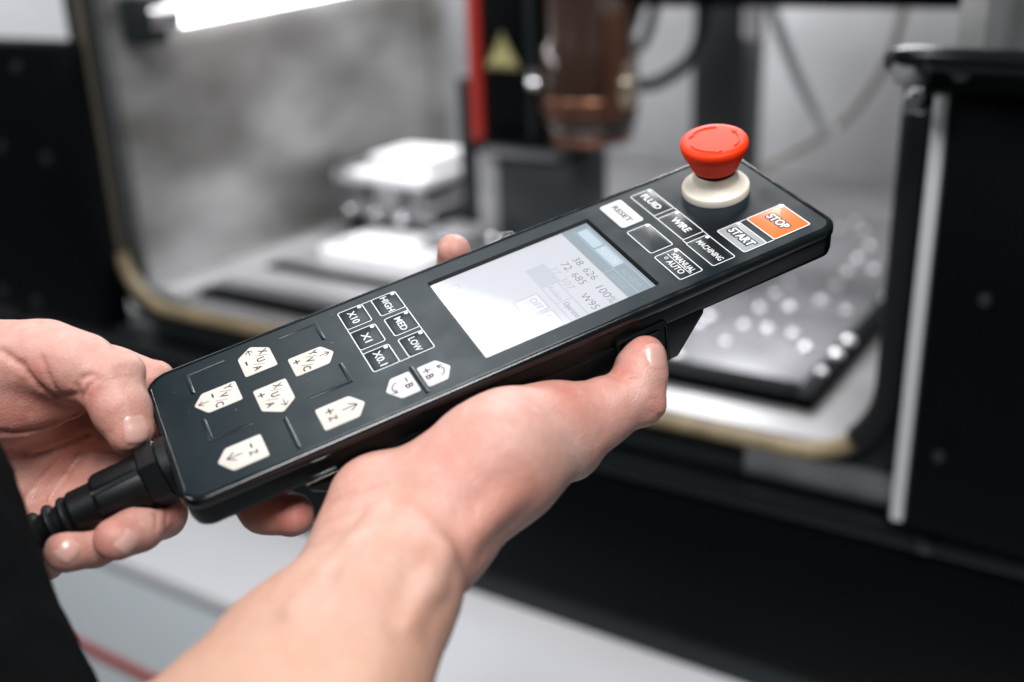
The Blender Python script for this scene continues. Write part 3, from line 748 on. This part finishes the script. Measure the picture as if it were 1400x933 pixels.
def soft_button(x0, x1, y0, y1, words, ink):
    b = flat('soft_button', [rect(x0, x1, y0, y1)], D0 + .01, 'lcd_pale', lcd, .01)
    flat('button_outline', frame_polys(x0, x1, y0, y1, .35, .8), D0 + .03, ink, b, .01)
    for i, wd in enumerate(words): text('legend', wd, (x0 + x1) / 2 + .2, y1 - 3.2 - 4.3 * i, 8.2, 2.9, D0 + .03, ink, b, bold=-.012, thick=.01)
soft_button(61.8, 72.6, 149.4, 161.2, ('WIRE', 'FEED'), 'lcd_faint')
soft_button(48.2, 59.8, 150.2, 161.0, ('OFF',), 'lcd_faint')
soft_button(61.8, 72.6, 135.6, 147.2, ('WIRE',), 'lcd_faint')
flat('screen_line', frame_polys(20.6, 24.2, 130, 136, .25, .3), D0 + .02, 'lcd_faint', lcd, .01)

# dust and fine scratches on the face
bm = bmesh.new(); rd = random.Random(12)
for i in range(150):
    x, y = rd.uniform(4, 80), rd.uniform(5, 285)
    if 10 < x < 75 and 123 < y < 208: continue
    a = rd.uniform(0, 6.28); w_ = rd.uniform(.05, .13); l_ = w_ * (rd.uniform(3, 7) if rd.random() < .15 else rd.uniform(1, 1.5))
    c, sn = math.cos(a), math.sin(a)
    bm.faces.new([bm.verts.new(V(x + u * l_ * c - v * w_ * sn, y + u * l_ * sn + v * w_ * c, FZ + .01)) for u, v in ((-1, -1), (1, -1), (1, 1), (-1, 1))])
q = obj('dust', bm, 'dust', pend, smooth=False); q['kind'] = 'stuff'
for ch in lcd.children: ch.location = V(-1.5, .6, 0)
# emergency stop button
bxc, byc = 27.8, 264.1
stop = None
bm = bmesh.new()
lathe(bm, [(0, -.2), (15.6, -.2), (15.6, .5)], n=64) if False else None
lathe(bm, [(15.3 / 1000, (FZ - .1) / 1000), (15.35 / 1000, .0022), (15.0 / 1000, .0029), (14.2 / 1000, .0033), (10.9 / 1000, .0056), (10.4 / 1000, .0062), (10.1 / 1000, .0070), (10.0 / 1000, .0096), (9.7 / 1000, .0101), (0, .0101)], V(bxc, byc, 0), (0, 0, 1), 72)
fl = obj('stop_flange', bm, 'cream', pend, angle=28)
bm = bmesh.new(); lathe(bm, [(0, .0100), (.0092, .0100), (.0092, .0118), (0, .0118)], V(bxc, byc, 0), (0, 0, 1), 48); obj('collar', bm, 'rubber', fl)
bm = bmesh.new()
def knurl(k, r, h): return 1 - (.014 if (k % 3 == 0 and h < .0168) else 0)
lathe(bm, [(0, .0116), (.0095, .0116), (.0103, .0121), (.0112, .0142), (.0122, .0166), (.0130, .0180), (.0142, .0205), (.0149, .0222), (.01515, .0236), (.0150, .0248), (.0145, .0256), (.0136, .0260), (.0116, .0261), (.0060, .02612), (0, .02612)],
      V(bxc, byc, 0), (0, 0, 1), 108, knurl)
cap = obj('stop_button', bm, 'red_cap', pend, angle=50)
bm = bmesh.new()
for a0 in (20, 140, 260):
    pts = [(10.9, a0 + 70 * i / 7) for i in range(8)]
    pol = stroke([(bxc + r * math.cos(math.radians(a)), byc + r * math.sin(math.radians(a))) for r, a in pts], .6)
    x, y = bxc + 10.9 * math.cos(math.radians(a0 + 70)), byc + 10.9 * math.sin(math.radians(a0 + 70))
    a = math.radians(a0 + 70); tx, ty = -math.sin(a), math.cos(a); nx, ny = math.cos(a), math.sin(a)
    pol.append([(x + nx * 1.2, y + ny * 1.2), (x + tx * 2.8, y + ty * 2.8), (x - nx * 1.2, y - ny * 1.2)])
    for poly in pol:
        A = [bm.verts.new(V(px, py, 26.0)) for px, py in poly]; B = [bm.verts.new(V(px, py, 26.42)) for px, py in poly]
        m_ = len(A)
        for i in range(m_): bm.faces.new((A[i], A[(i + 1) % m_], B[(i + 1) % m_], B[i]))
        bm.faces.new(B)
obj('turn_arrow', bm, 'red_cap', cap, smooth=False)

# cable gland at the near end, along -y
ax = V(-.045, -1, -.10) * 1000; g0 = V(49, 0, -9.5)
bm = bmesh.new(); lathe(bm, [(0, -.002), (.0125, -.002), (.0125, .0015), (0, .0015)], g0, ax, 32); gl = obj('gland_washer', bm, 'black', pend)
bm = bmesh.new(); lathe(bm, [(0, .0015), (.0118, .0015), (.0132, .0025), (.0132, .0092), (.0118, .0102), (0, .0102)], g0, ax, 6); gn = obj('gland_nut', bm, 'black', pend, angle=20)
bm = bmesh.new(); lathe(bm, [(0, .0102), (.0102, .0102), (.0108, .012), (.0108, .0275), (.0100, .029), (.0086, .0292), (.0086, .0385), (.0076, .040), (0, .040)], g0, ax, 60, lambda k, r, h: 1 - (.09 if (k % 10 in (0, 1) and .0115 < h < .028) else 0)); obj('gland_body', bm, 'black', pend, angle=25)
prof = [(0, .039)]
for i in range(6):
    h = .040 + i * .0058; r = .0082 - i * .0003
    prof += [(r - .0022, h), (r - .0004, h + .0010), (r, h + .0020), (r - .0004, h + .0030), (r - .0022, h + .0042)]
prof += [(.0040, .0765), (0, .0766)]
bm = bmesh.new(); lathe(bm, prof, g0, ax, 32); obj('strain_relief', bm, 'rubber', pend)
axn = ax.normalized()
bm = bmesh.new(); tube(bm, [g0 + axn * .074, g0 + axn * .11, g0 + axn * .15 + Vector((0, 0, -.006)), g0 + axn * .20 + Vector((.004, 0, -.03)), g0 + axn * .23 + Vector((.01, 0, -.09))], .0038, 14); obj('cable', bm, 'rubber', pend)

# ------------------------------------------------------------------ THE PERSON  (built in the pendant's millimetres so that the hands close on it)
F_ = 1470.84
def K(px, py, dep):
    """a point seen at photo pixel (px, py) at a depth of dep metres, in pendant mm"""
    c = np.array([(px - 700) / F_, -(py - 466.5) / F_, -1.0]) * dep
    return (PC.T @ (c - PO)) * 1000
LAT = np.random.default_rng(9).uniform(-1, 1, (32, 32, 32))
def vnoise(P):
    i = np.floor(P).astype(int); t = P - i; t = t * t * (3 - 2 * t); o = 0
    for a in (0, 1):
        for b in (0, 1):
            for c in (0, 1):
                w = (t[:, 0] if a else 1 - t[:, 0]) * (t[:, 1] if b else 1 - t[:, 1]) * (t[:, 2] if c else 1 - t[:, 2])
                o = o + w * LAT[(i[:, 0] + a) % 32, (i[:, 1] + b) % 32, (i[:, 2] + c) % 32]
    return o
class Field:
    def __init__(s, lo, hi, h):
        s.h = h; s.lo = np.array(lo, float); s.n = np.ceil((np.array(hi) - s.lo) / h).astype(int) + 1
        s.f = np.full(s.n, 60.0, np.float32); s.lines = []
    def _sub(s, lo, hi):
        a = np.clip(np.floor((lo - s.lo) / s.h).astype(int), 0, s.n - 1); b = np.clip(np.ceil((hi - s.lo) / s.h).astype(int) + 1, 1, s.n)
        if (b <= a).any(): return None
        g = np.meshgrid(*[s.lo[i] + s.h * np.arange(a[i], b[i]) for i in range(3)], indexing='ij')
        return tuple(slice(a[i], b[i]) for i in range(3)), np.stack(g, -1).astype(np.float32)
    @staticmethod
    def capsule(P, a, b, ra, rb, flat=None):
        ab = b - a; L2 = max(ab @ ab, 1e-9)
        t = np.clip(((P - a) @ ab) / L2, 0, 1)
        q = P - (a + t[..., None] * ab)
        if flat is not None:
            n, s_ = flat; k = q @ n; q = q + k[..., None] * n * (s_ - 1)
        return np.sqrt((q * q).sum(-1)) - (ra + (rb - ra) * t)
    def add(s, a, b, ra, rb=None, k=6., flat=None):
        a = np.asarray(a, np.float32); b = np.asarray(b, np.float32); rb = ra if rb is None else rb
        m = max(ra, rb) + 3 * k + 4
        w = s._sub(np.minimum(a, b) - m, np.maximum(a, b) + m)
        if w is None: return
        sl, P = w
        if flat is not None: flat = (np.asarray(flat[0], np.float32) / np.linalg.norm(flat[0]), flat[1])
        d = s.capsule(P, a, b, ra, rb, flat); f = s.f[sl]
        hh = np.clip(.5 + .5 * (f - d) / k, 0, 1)
        s.f[sl] = f * (1 - hh) + d * hh - k * hh * (1 - hh)
    def chain(s, pts, k=6., flat=None):
        for (a, ra), (b, rb) in zip(pts, pts[1:]): s.add(a, b, ra, rb, k, flat)
    def carve(s, a, b, r, k=2.):
        a = np.asarray(a, np.float32); b = np.asarray(b, np.float32); m = r + 3 * k + 3
        w = s._sub(np.minimum(a, b) - m, np.maximum(a, b) + m)
        if w is None: return
        sl, P = w
        d = -s.capsule(P, a, b, r, r); f = s.f[sl]
        hh = np.clip(.5 - .5 * (f - d) / k, 0, 1)
        s.f[sl] = f * (1 - hh) + d * hh + k * hh * (1 - hh)
    def crease(s, pts, r=.6, k=1.6):
        for a, b in zip(pts, pts[1:]): s.carve(a, b, r, k)
    def cut_box(s, lo, hi, k=1.2):
        lo = np.asarray(lo, np.float32); hi = np.asarray(hi, np.float32)
        w = s._sub(lo - 8, hi + 8)
        if w is None: return
        sl, P = w
        c = (lo + hi) / 2; e = (hi - lo) / 2; q = np.abs(P - c) - e
        d = -(np.sqrt((np.maximum(q, 0) ** 2).sum(-1)) + np.minimum(q.max(-1), 0)); f = s.f[sl]
        hh = np.clip(.5 - .5 * (f - d) / k, 0, 1)
        s.f[sl] = f * (1 - hh) + d * hh + k * hh * (1 - hh)
    def val(s, p):
        q = (np.asarray(p) - s.lo) / s.h; i = np.floor(q).astype(int)
        if (i < 0).any() or (i >= s.n - 1).any(): return 50.0
        t = q - i; c = s.f[i[0]:i[0] + 2, i[1]:i[1] + 2, i[2]:i[2] + 2]
        c = c[0] * (1 - t[0]) + c[1] * t[0]; c = c[0] * (1 - t[1]) + c[1] * t[1]; return float(c[0] * (1 - t[2]) + c[1] * t[2])
    def march(s, a, d, far, step=.3):
        """first point on the skin from a along d"""
        t = 0.
        while t < far:
            if s.val(a + d * t) < 0: return a + d * t
            t += step
        return None
    def hit(s, px, py, d0=.27, d1=.52):
        a, b = K(px, py, d0), K(px, py, d1); d = b - a; L = np.linalg.norm(d)
        p = s.march(a, d / L, L); return K(px, py, .42) if p is None else p
    def normal(s, p, e=2.5):
        g = np.array([s.val(p + e * np.eye(3)[i]) - s.val(p - e * np.eye(3)[i]) for i in range(3)]); return g / max(np.linalg.norm(g), 1e-6)
    def folds(s, pix, r=.6, k=1.6, depth=.0):
        P_ = [s.hit(x, y) - depth * s.normal(s.hit(x, y)) for x, y in pix]
        s.crease(P_, r, k)
        for a, b in zip(P_, P_[1:]): s.lines += [(a + (b - a) * t, 1.0 + r) for t in np.linspace(0, 1, max(3, int(np.linalg.norm(b - a) / 1.2)))]
    def mesh(s, smooth=2):
        f = s.f; ins = f < 0
        n = np.array(f.shape) - 1
        corners = [(i, j, k) for i in (0, 1) for j in (0, 1) for k in (0, 1)]
        cnt = np.zeros(n, np.int8)
        for i, j, k in corners: cnt += ins[i:n[0] + i, j:n[1] + j, k:n[2] + k]
        act = (cnt > 0) & (cnt < 8); idx = np.full(n, -1, np.int64); cells = np.argwhere(act); idx[act] = np.arange(len(cells))
        acc = np.zeros((len(cells), 3)); num = np.zeros(len(cells))
        for c0 in corners:
            for axx in range(3):
                if c0[axx]: continue
                c1 = list(c0); c1[axx] = 1
                A = f[cells[:, 0] + c0[0], cells[:, 1] + c0[1], cells[:, 2] + c0[2]]; B = f[cells[:, 0] + c1[0], cells[:, 1] + c1[1], cells[:, 2] + c1[2]]
                x = (A < 0) != (B < 0); t = np.where(x, A / np.where(x, A - B, 1), 0)
                p = np.tile(np.array(c0, float), (len(cells), 1)); p[:, axx] += t
                acc[x] += p[x]; num[x] += 1
        vert = (cells + acc / num[:, None]) * s.h + s.lo
        quads = []
        for axx in range(3):
            u, v = (axx + 1) % 3, (axx + 2) % 3
            sl0 = [slice(None)] * 3; sl1 = [slice(None)] * 3
            sl0[axx] = slice(0, -1); sl1[axx] = slice(1, None)
            A, B = ins[tuple(sl0)], ins[tuple(sl1)]
            e = np.argwhere(A != B); e = e[(e[:, u] > 0) & (e[:, v] > 0) & (e[:, u] < n[u]) & (e[:, v] < n[v])]
            fl_ = A[e[:, 0], e[:, 1], e[:, 2]]
            def at(du, dv):
                q = e.copy(); q[:, u] -= du; q[:, v] -= dv; return idx[q[:, 0], q[:, 1], q[:, 2]]
            Q = np.stack([at(1, 1), at(0, 1), at(0, 0), at(1, 0)], 1)
            Q[~fl_] = Q[~fl_][:, ::-1]; quads.append(Q)
        Q = np.concatenate(quads); Q = Q[(Q >= 0).all(1)]
        E0 = np.concatenate([Q[:, i] for i in range(4)]); E1 = np.concatenate([Q[:, (i + 1) % 4] for i in range(4)])
        I = np.concatenate([E0, E1]); J = np.concatenate([E1, E0]); deg = np.bincount(I, minlength=len(vert))
        def lap(v): return np.stack([np.bincount(I, v[J, c], len(vert)) for c in range(3)], 1) / np.maximum(deg, 1)[:, None]
        for _ in range(smooth):
            vert = vert + .5 * (lap(vert) - vert); vert = vert - .34 * (lap(vert) - vert)
        return vert, Q
    def build(s, name, m, parent, red=(), tan=(), smooth=2, uneven=0.):
        v, q = s.mesh(smooth)
        if uneven:
            nn = np.zeros_like(v); fn = np.cross(v[q[:, 2]] - v[q[:, 0]], v[q[:, 3]] - v[q[:, 1]])
            for i in range(4): 
                for c in range(3): nn[:, c] += np.bincount(q[:, i], fn[:, c], len(v))
            nn /= np.maximum(np.linalg.norm(nn, axis=1), 1e-9)[:, None]
            d = .62 * vnoise(v / 11.) + .30 * vnoise(v / 5. + 7.3) + .16 * vnoise(v / 2.3 + 3.1)
            v = v + nn * (d * uneven)[:, None]
        me = bpy.data.meshes.new(name)
        me.vertices.add(len(v)); me.vertices.foreach_set('co', (v / 1000).astype(np.float32).ravel())
        me.loops.add(q.size); me.loops.foreach_set('vertex_index', q.astype(np.int32).ravel())
        me.polygons.add(len(q)); me.polygons.foreach_set('loop_start', (np.arange(len(q)) * 4).astype(np.int32))
        me.update(calc_edges=True); me.validate()
        for nm, spots in (('red', red), ('tan', tan)):
            w = np.zeros(len(v), np.float32)
            for p, r, st in spots:
                d = np.linalg.norm(v - np.asarray(p), axis=1) / r
                w = np.maximum(w, st * np.exp(-d * d))
            if nm == 'red':
                for p, rr in s.lines:
                    d2 = ((v - p) ** 2).sum(1); m_ = d2 < 16
                    w[m_] = np.maximum(w[m_], (.10 + .34 * min(rr - 1, 1)) * np.exp(-d2[m_] / (rr * rr)))
            a = me.attributes.new(nm, 'FLOAT', 'POINT'); a.data.foreach_set('value', w)
        me.polygons.foreach_set('use_smooth', np.ones(len(q), bool))
        me.materials.append(MT[m]); me.update()
        return link(bpy.data.objects.new(name, me), parent)
def nail(parent, F, c, along, width, length, name='fingernail', lift=.28):
    """a thin plate laid on the skin round c; along points to the finger tip"""
    nn = F.normal(c, 3.5); a = np.asarray(along, float); a = a - nn * (a @ nn); a /= np.linalg.norm(a); b = np.cross(a, nn)
    NU, NV = 14, 14; grid = []; bm = bmesh.new(); last = None
    for j in range(NV + 1):
        row = []
        for i in range(NU + 1):
            u = -1 + 2 * i / NU; v = -1 + 2 * j / NV
            uu = u * math.sqrt(max(0, 1 - .34 * v * v)); vv = v * math.sqrt(max(0, 1 - .34 * u * u))
            p0 = c + a * vv * length / 2 + b * uu * width / 2
            h = F.march(p0 + nn * 5, -nn, 12, .15); h = p0 - nn * 2.5 if h is None else h
            edge = max(abs(u), abs(v))
            p = h + nn * (lift * (1 - edge ** 6) - .25 * edge ** 8 + (.25 if vv > .6 else 0) * (1 - edge ** 8))
            row.append(p)
        grid.append(row)
    G_ = np.array(grid)
    for _ in range(2): G_[1:-1, 1:-1] = .5 * G_[1:-1, 1:-1] + .125 * (G_[2:, 1:-1] + G_[:-2, 1:-1] + G_[1:-1, 2:] + G_[1:-1, :-2])
    V_ = [[bm.verts.new(Vector(p / 1000)) for p in row] for row in G_]
    for A, B in zip(V_, V_[1:]):
        for i in range(NU): bm.faces.new((A[i], A[i + 1], B[i + 1], B[i]))
    r = bmesh.ops.extrude_face_region(bm, geom=bm.faces[:])
    bmesh.ops.translate(bm, verts=[g for g in r['geom'] if isinstance(g, bmesh.types.BMVert)], vec=Vector(-nn * .0006))
    return obj(name, bm, 'nail', parent, angle=80)

person = thing('person', 'person in a dark shirt whose two bare hands hold the black pendant', 'person')
person.matrix_world = pend_mx
TOWARD = PC.T @ np.array([0, 0, 1.0])          # towards the lens side, in pendant axes

# ---- right hand and forearm (comes up from below, thumb on the side switch)
H = Field((-45, -300, -160), (250, 225, 190), 1.0)
fl = (TOWARD, 1.25)
WL, WR = K(490, 782, .385), K(597, 735, .388)
EL, ER = K(393, 900, .352), K(534, 812, .358)
BL, BR = K(120, 1165, .300), K(408, 1140, .306)
EE = (BL + BR) / 2 + ((BL + BR) / 2 - (EL + ER) / 2) * .62
H.chain([(EE, 30), (BL, 26)], 10); H.chain([(EE, 30), (BR, 27)], 10)
H.chain([(BL, 26), (EL, 22.5), (WL, 18.5)], 10, fl)
H.chain([(BR, 27), (ER, 21.5), (WR, 18.5)], 10, fl)
H.chain([((BL + BR) / 2, 25), ((EL + ER) / 2 + TOWARD * 2, 22), ((WL + WR) / 2 + TOWARD * 1.5, 18)], 10)
heel = K(518, 688, .400); heel2 = K(500, 735, .392)
H.chain([(WL, 17.5), (heel2, 16.5), (heel, 16)], 9)
then = K(680, 632, .404); then0 = K(618, 690, .395)
H.chain([(WR, 18.5), (then0, 21), (then, 23.5)], 9)
mcp = K(768, 592, .424); ipj = K(866, 541, .4335); pip_ = K(820, 566, .430); tip = K(881, 489, .436)
H.chain([(then, 23), (mcp, 17.2)], 10)
H.chain([(mcp, 16.8), (pip_, 12.6), (ipj, 10.9)], 7)
H.chain([(ipj, 10.9), (K(876, 512, .4355), 10.2), (tip, 8.9)], 4)
H.add(K(872, 500, .437), K(866, 494, .437), 6.4, 5.6, 4)                  # thumb pad
H.add(K(788, 628, .425), K(782, 624, .425), 4, 4, 9); H.add(K(700, 588, .414), K(752, 580, .423), 15.5, 15.5, 9)                       # knuckle
H.add(K(887, 555, .4325), K(884, 560, .4325), 6.2, 5.4, 6)                 # joint
H.add(heel, then, 15, 18, 10)
# tendons at the wrist
H.add(K(470, 770, .368), K(512, 690, .383), 3.2, 2.4, 7)
H.add(K(640, 735, .372), K(702, 668, .385), 3.0, 3.0, 8)
# palm and fingers behind the grip, tips round the far side
palm_c = np.array([62., 108., -50.]); 
H.add(then, palm_c, 15, 11, 9); H.add(heel, np.array([60., 84., -49.]), 14, 11, 9)
roots = [np.array([40., 150., -48.]), np.array([36., 128., -49.]), np.array([38., 106., -48.]), np.array([44., 86., -47.])]
for r_, p in zip((11, 11, 10.5, 10), roots): H.add(palm_c, p, 12, r_, 8)
mids = [((2, 161, -45), (-13, 160, -31), (-7.5, 158, -24)), ((-3, 143, -46), (-17, 146, -24), (-11.5, 147.5, -5.5)),
        ((-1, 118, -45), (-13, 121, -32), (-7.5, 122, -24)), ((8, 92, -44), (-10, 96, -33), (-7.2, 98, -26))]
for i, (r_, (p1, p2, p3)) in enumerate(zip(roots, mids)):
    s_ = (1, 1, .95, .85)[i]
    H.chain([(r_, 10.6 * s_), (p1, 9.6 * s_), (p2, 8.6 * s_), (p3, 7.7 * s_)], 3.5)
# the body must not run into the pendant
H.cut_box((4.5, 42, -34.3), (83.6, 222, -12), 1.5); H.cut_box((.4, .4, -16.4), (84.2, 290, .2), 1.5)
H.cut_box((80, 178, -32), (86.2, 201, -11), 1.5)
# creases: thumb fold, wrist folds
H.folds([(834, 513), (846, 518), (860, 520), (872, 519)], .5, 1.4); H.folds([(838, 508), (850, 511), (862, 511)], .3, 1.2)
H.folds([(447, 690), (475, 678), (505, 668), (540, 660)], .6, 1.8); H.folds([(444, 712), (480, 700), (515, 690), (540, 676)], .45, 1.6)
H.folds([(438, 735), (470, 726), (505, 722)], .35, 1.4)
for y in (545, 551, 557, 563): H.folds([(888, y + 2), (897, y + 1), (904, y + 4)], .3, .9)
# veins and tendons just under the skin
def vein(F, pix, r_=1.5, k=5, sink=1.55):
    P_ = [F.hit(x, y) for x, y in pix]; P_ = [p - F.normal(p, 4) * sink for p in P_]
    for a, b in zip(P_, P_[1:]): F.add(a, b, r_, r_, k)
vein(H, [(400, 835), (445, 785), (485, 742), (512, 705), (530, 672)], 1.5, 6); vein(H, [(560, 850), (590, 800), (612, 752)], 1.5, 7)
right = H.build('right_arm', 'skin', person, uneven=.42,
    red=[(H.hit(872, 472), 9, .42), (H.hit(852, 508), 8, .5), (H.hit(900, 553), 8, .42), (H.hit(603, 622), 14, .28), (H.hit(735, 560), 18, .13), (H.hit(790, 540), 14, .38), (H.hit(700, 690), 18, .16), (H.hit(480, 655), 15, .22), (H.hit(610, 342), 12, .42), (H.hit(660, 660), 9, .2)],
    tan=[(BL, 90, .75), (BR, 95, .75), (K(450, 900, .32), 40, .4)])
nail(right, H, H.hit(901, 487), K(898, 466, .437) - K(902, 510, .436), 11.5, 12.0)

# ---- left hand (thumb beside the cable gland, fingers curled under it)
G = Field((-70, -135, -95), (110, 75, 60), 1.0)
wr = K(-95, 560, .445); 
mcpL = K(62, 492, .432); ipL = K(150, 524, .423); tipL = K(178, 592, .4165)
G.chain([(wr, 27), (K(-20, 530, .442), 23), (K(28, 505, .438), 17)], 10)
G.chain([(K(-10, 500, .438), 18), (mcpL, 14.5), (K(110, 502, .427), 12.2), (ipL, 11.6)], 8)
G.chain([(ipL, 11.4), (K(166, 560, .4195), 10.6), (tipL, 8.8)], 4)
G.add(K(176, 505, .424), K(170, 512, .424), 6, 5, 5)                          # knuckle
G.chain([(K(-30, 560, .440), 16), (K(30, 552, .438), 13.5), (K(92, 545, .440), 9)], 7)      # thenar
palmL = K(55, 615, .462)
G.chain([(wr, 24), (K(-10, 625, .462), 20), (palmL, 15)], 10)
G.add(K(30, 560, .455), K(110, 590, .468), 14, 12, 9); G.add(K(10, 690, .455), K(100, 680, .468), 14, 11, 9)
G.chain([(K(30, 540, .462), 14), (K(150, 520, .470), 13.5), (K(212, 520, .470), 9)], 8)           # hand edge beyond the thumb
# index finger, under the pendant
G.chain([(K(110, 580, .468), 12.5), (np.array([4., 4., -33.]), 10.8), (np.array([40., 20., -36.5]), 10), (K(362, 695, .424), 9.4), (K(399, 704, .421), 8.7)], 4)
# middle and ring finger, curled under the gland
G.chain([(K(95, 650, .470), 11.5), (K(205, 668, .452), 10.4), (K(222, 704, .424), 9.0)], 4)
G.chain([(K(222, 704, .424), 9.0), (K(190, 722, .408), 8.6), (K(159, 737, .398), 8.2)], 3)
G.chain([(K(60, 680, .468), 11), (K(150, 700, .452), 10), (K(168, 728, .424), 8.8)], 3)
G.chain([(K(168, 728, .424), 8.8), (K(130, 744, .410), 8.5), (K(92, 753, .402), 8.2)], 2.2)
G.chain([(K(20, 690, .462), 10), (K(80, 730, .445), 9), (K(60, 765, .418), 8), (K(30, 768, .408), 7.4)], 2.2)
G.cut_box((.2, -.2, -16.4), (84.4, 80, .3), 1.2)
a0 = np.array([49., 0, -9.5]); a1 = a0 + np.array(axn) * 80
G.carve(a0, a0 + np.array(axn) * 11, 12.2, 1); G.carve(a0 + np.array(axn) * 10, a0 + np.array(axn) * 42, 9.9, 1); G.carve(a0 + np.array(axn) * 40, a1, 7.6, 1)
# folds between thumb and palm
G.folds([(0, 592), (40, 590), (80, 578), (112, 563)], 1.0, 2.4); G.folds([(0, 480), (30, 500), (55, 530), (72, 543), (110, 540)], .8, 2.2)
G.folds([(58, 490), (66, 515), (78, 535)], .55, 1.8)
G.folds([(112, 548), (106, 530), (112, 518), (128, 512)], .6, 1.7); G.folds([(116, 540), (124, 524), (136, 517)], .4, 1.4)
G.folds([(68, 682), (90, 650), (108, 625), (130, 605)], .7, 2.0); G.folds([(10, 615), (50, 622), (90, 608), (120, 592)], .5, 1.8); G.folds([(35, 680), (60, 650), (80, 630)], .4, 1.6)
for y in (500, 506, 513): G.folds([(158, y + 4), (172, y), (186, y + 2)], .28, .9)
G.folds([(208, 690), (214, 704), (212, 722)], .35, 1.2); G.folds([(222, 686), (228, 700), (226, 716)], .35, 1.2)
left = G.build('left_arm', 'skin', person, uneven=.45,
    red=[(K(399, 704, .412), 14, .8), (K(370, 700, .41), 14, .5), (K(140, 740, .395), 11, .5), (K(215, 705, .415), 9, .5), (K(85, 750, .40), 11, .45), (G.hit(20, 565), 26, .3), (G.hit(110, 620), 20, .35), (G.hit(95, 470), 14, .18), (G.hit(40, 640), 18, .25), (K(178, 560, .41), 10, .25), (K(20, 510, .42), 25, .25), (K(120, 540, .415), 10, .4)],
    tan=[])
nail(left, G, G.hit(188, 586), tipL - K(164, 545, .42), 10.5, 12.0)
nail(left, G, G.hit(176, 742), K(163, 758, .396) - K(190, 724, .400), 9.5, 10.0)
nail(left, G, G.hit(92, 752), K(82, 764, .40) - K(104, 738, .404), 9.0, 10.0)

# ---- dark shirt sleeve at the lower left
s0, s1, s2 = K(-500, 605, .335), K(-436, 775, .330), K(-285, 1130, .318)
SV = Field(np.min([s0, s1, s2], 0) - 125, np.max([s0, s1, s2], 0) + 125, 3.0)
SV.chain([(s0, 84), (s1, 90), (s2, 90)], 20)
for i in range(10):                                   # loose folds
    t = i / 9; c = s0 * (1 - t) + s2 * t
    q0 = K(-135 + 190 * t + 10 * math.sin(i * 2.1), 560 + 480 * t, .30 + .012 * math.sin(i * 1.7)); q1 = K(-135 + 170 * t, 640 + 470 * t + 25 * math.sin(i), .262)
    SV.add(q0 * .8 + c * .2, q1 * .8 + c * .2, 9, 7, 14)
SV.build('shirt_sleeve', 'shirt', person, smooth=4, uneven=1.3)
# rolled sleeve at the right elbow, below the frame
axr = EE - (EL + ER) / 2; axr = axr / np.linalg.norm(axr)
bm = bmesh.new()
c0 = Vector((EE + axr * -6) / 1000)
lathe(bm, [(.040, .004), (.046, 0), (.049, .004), (.049, .024), (.047, .028), (.054, .09), (.060, .18), (.045, .22), (0, .235)], c0, Vector(axr), 40, lambda k, r_, h: 1 + .02 * math.sin(k * .9 + h * 60))
obj('shirt_sleeve', bm, 'shirt', person)
# fine hairs along the back of the left hand
hb = bmesh.new()
for i in range(46):
    t = random.random(); px = 8 + 130 * t; py = 441 + 22 * t * t + random.uniform(-1, 5) + (14 * max(0, t - .55))
    p = K(px, py + 5, .436); d = K(px + random.uniform(6, 15), py - random.uniform(1, 7), .434) - p
    q = p + d; w = np.array([.07, .07, 0])
    f = [hb.verts.new(Vector(x / 1000)) for x in (p - w, p + w, q)]; hb.faces.new(f)
ho = obj('hand_hair', hb, 'brown', left); ho['kind'] = 'stuff'
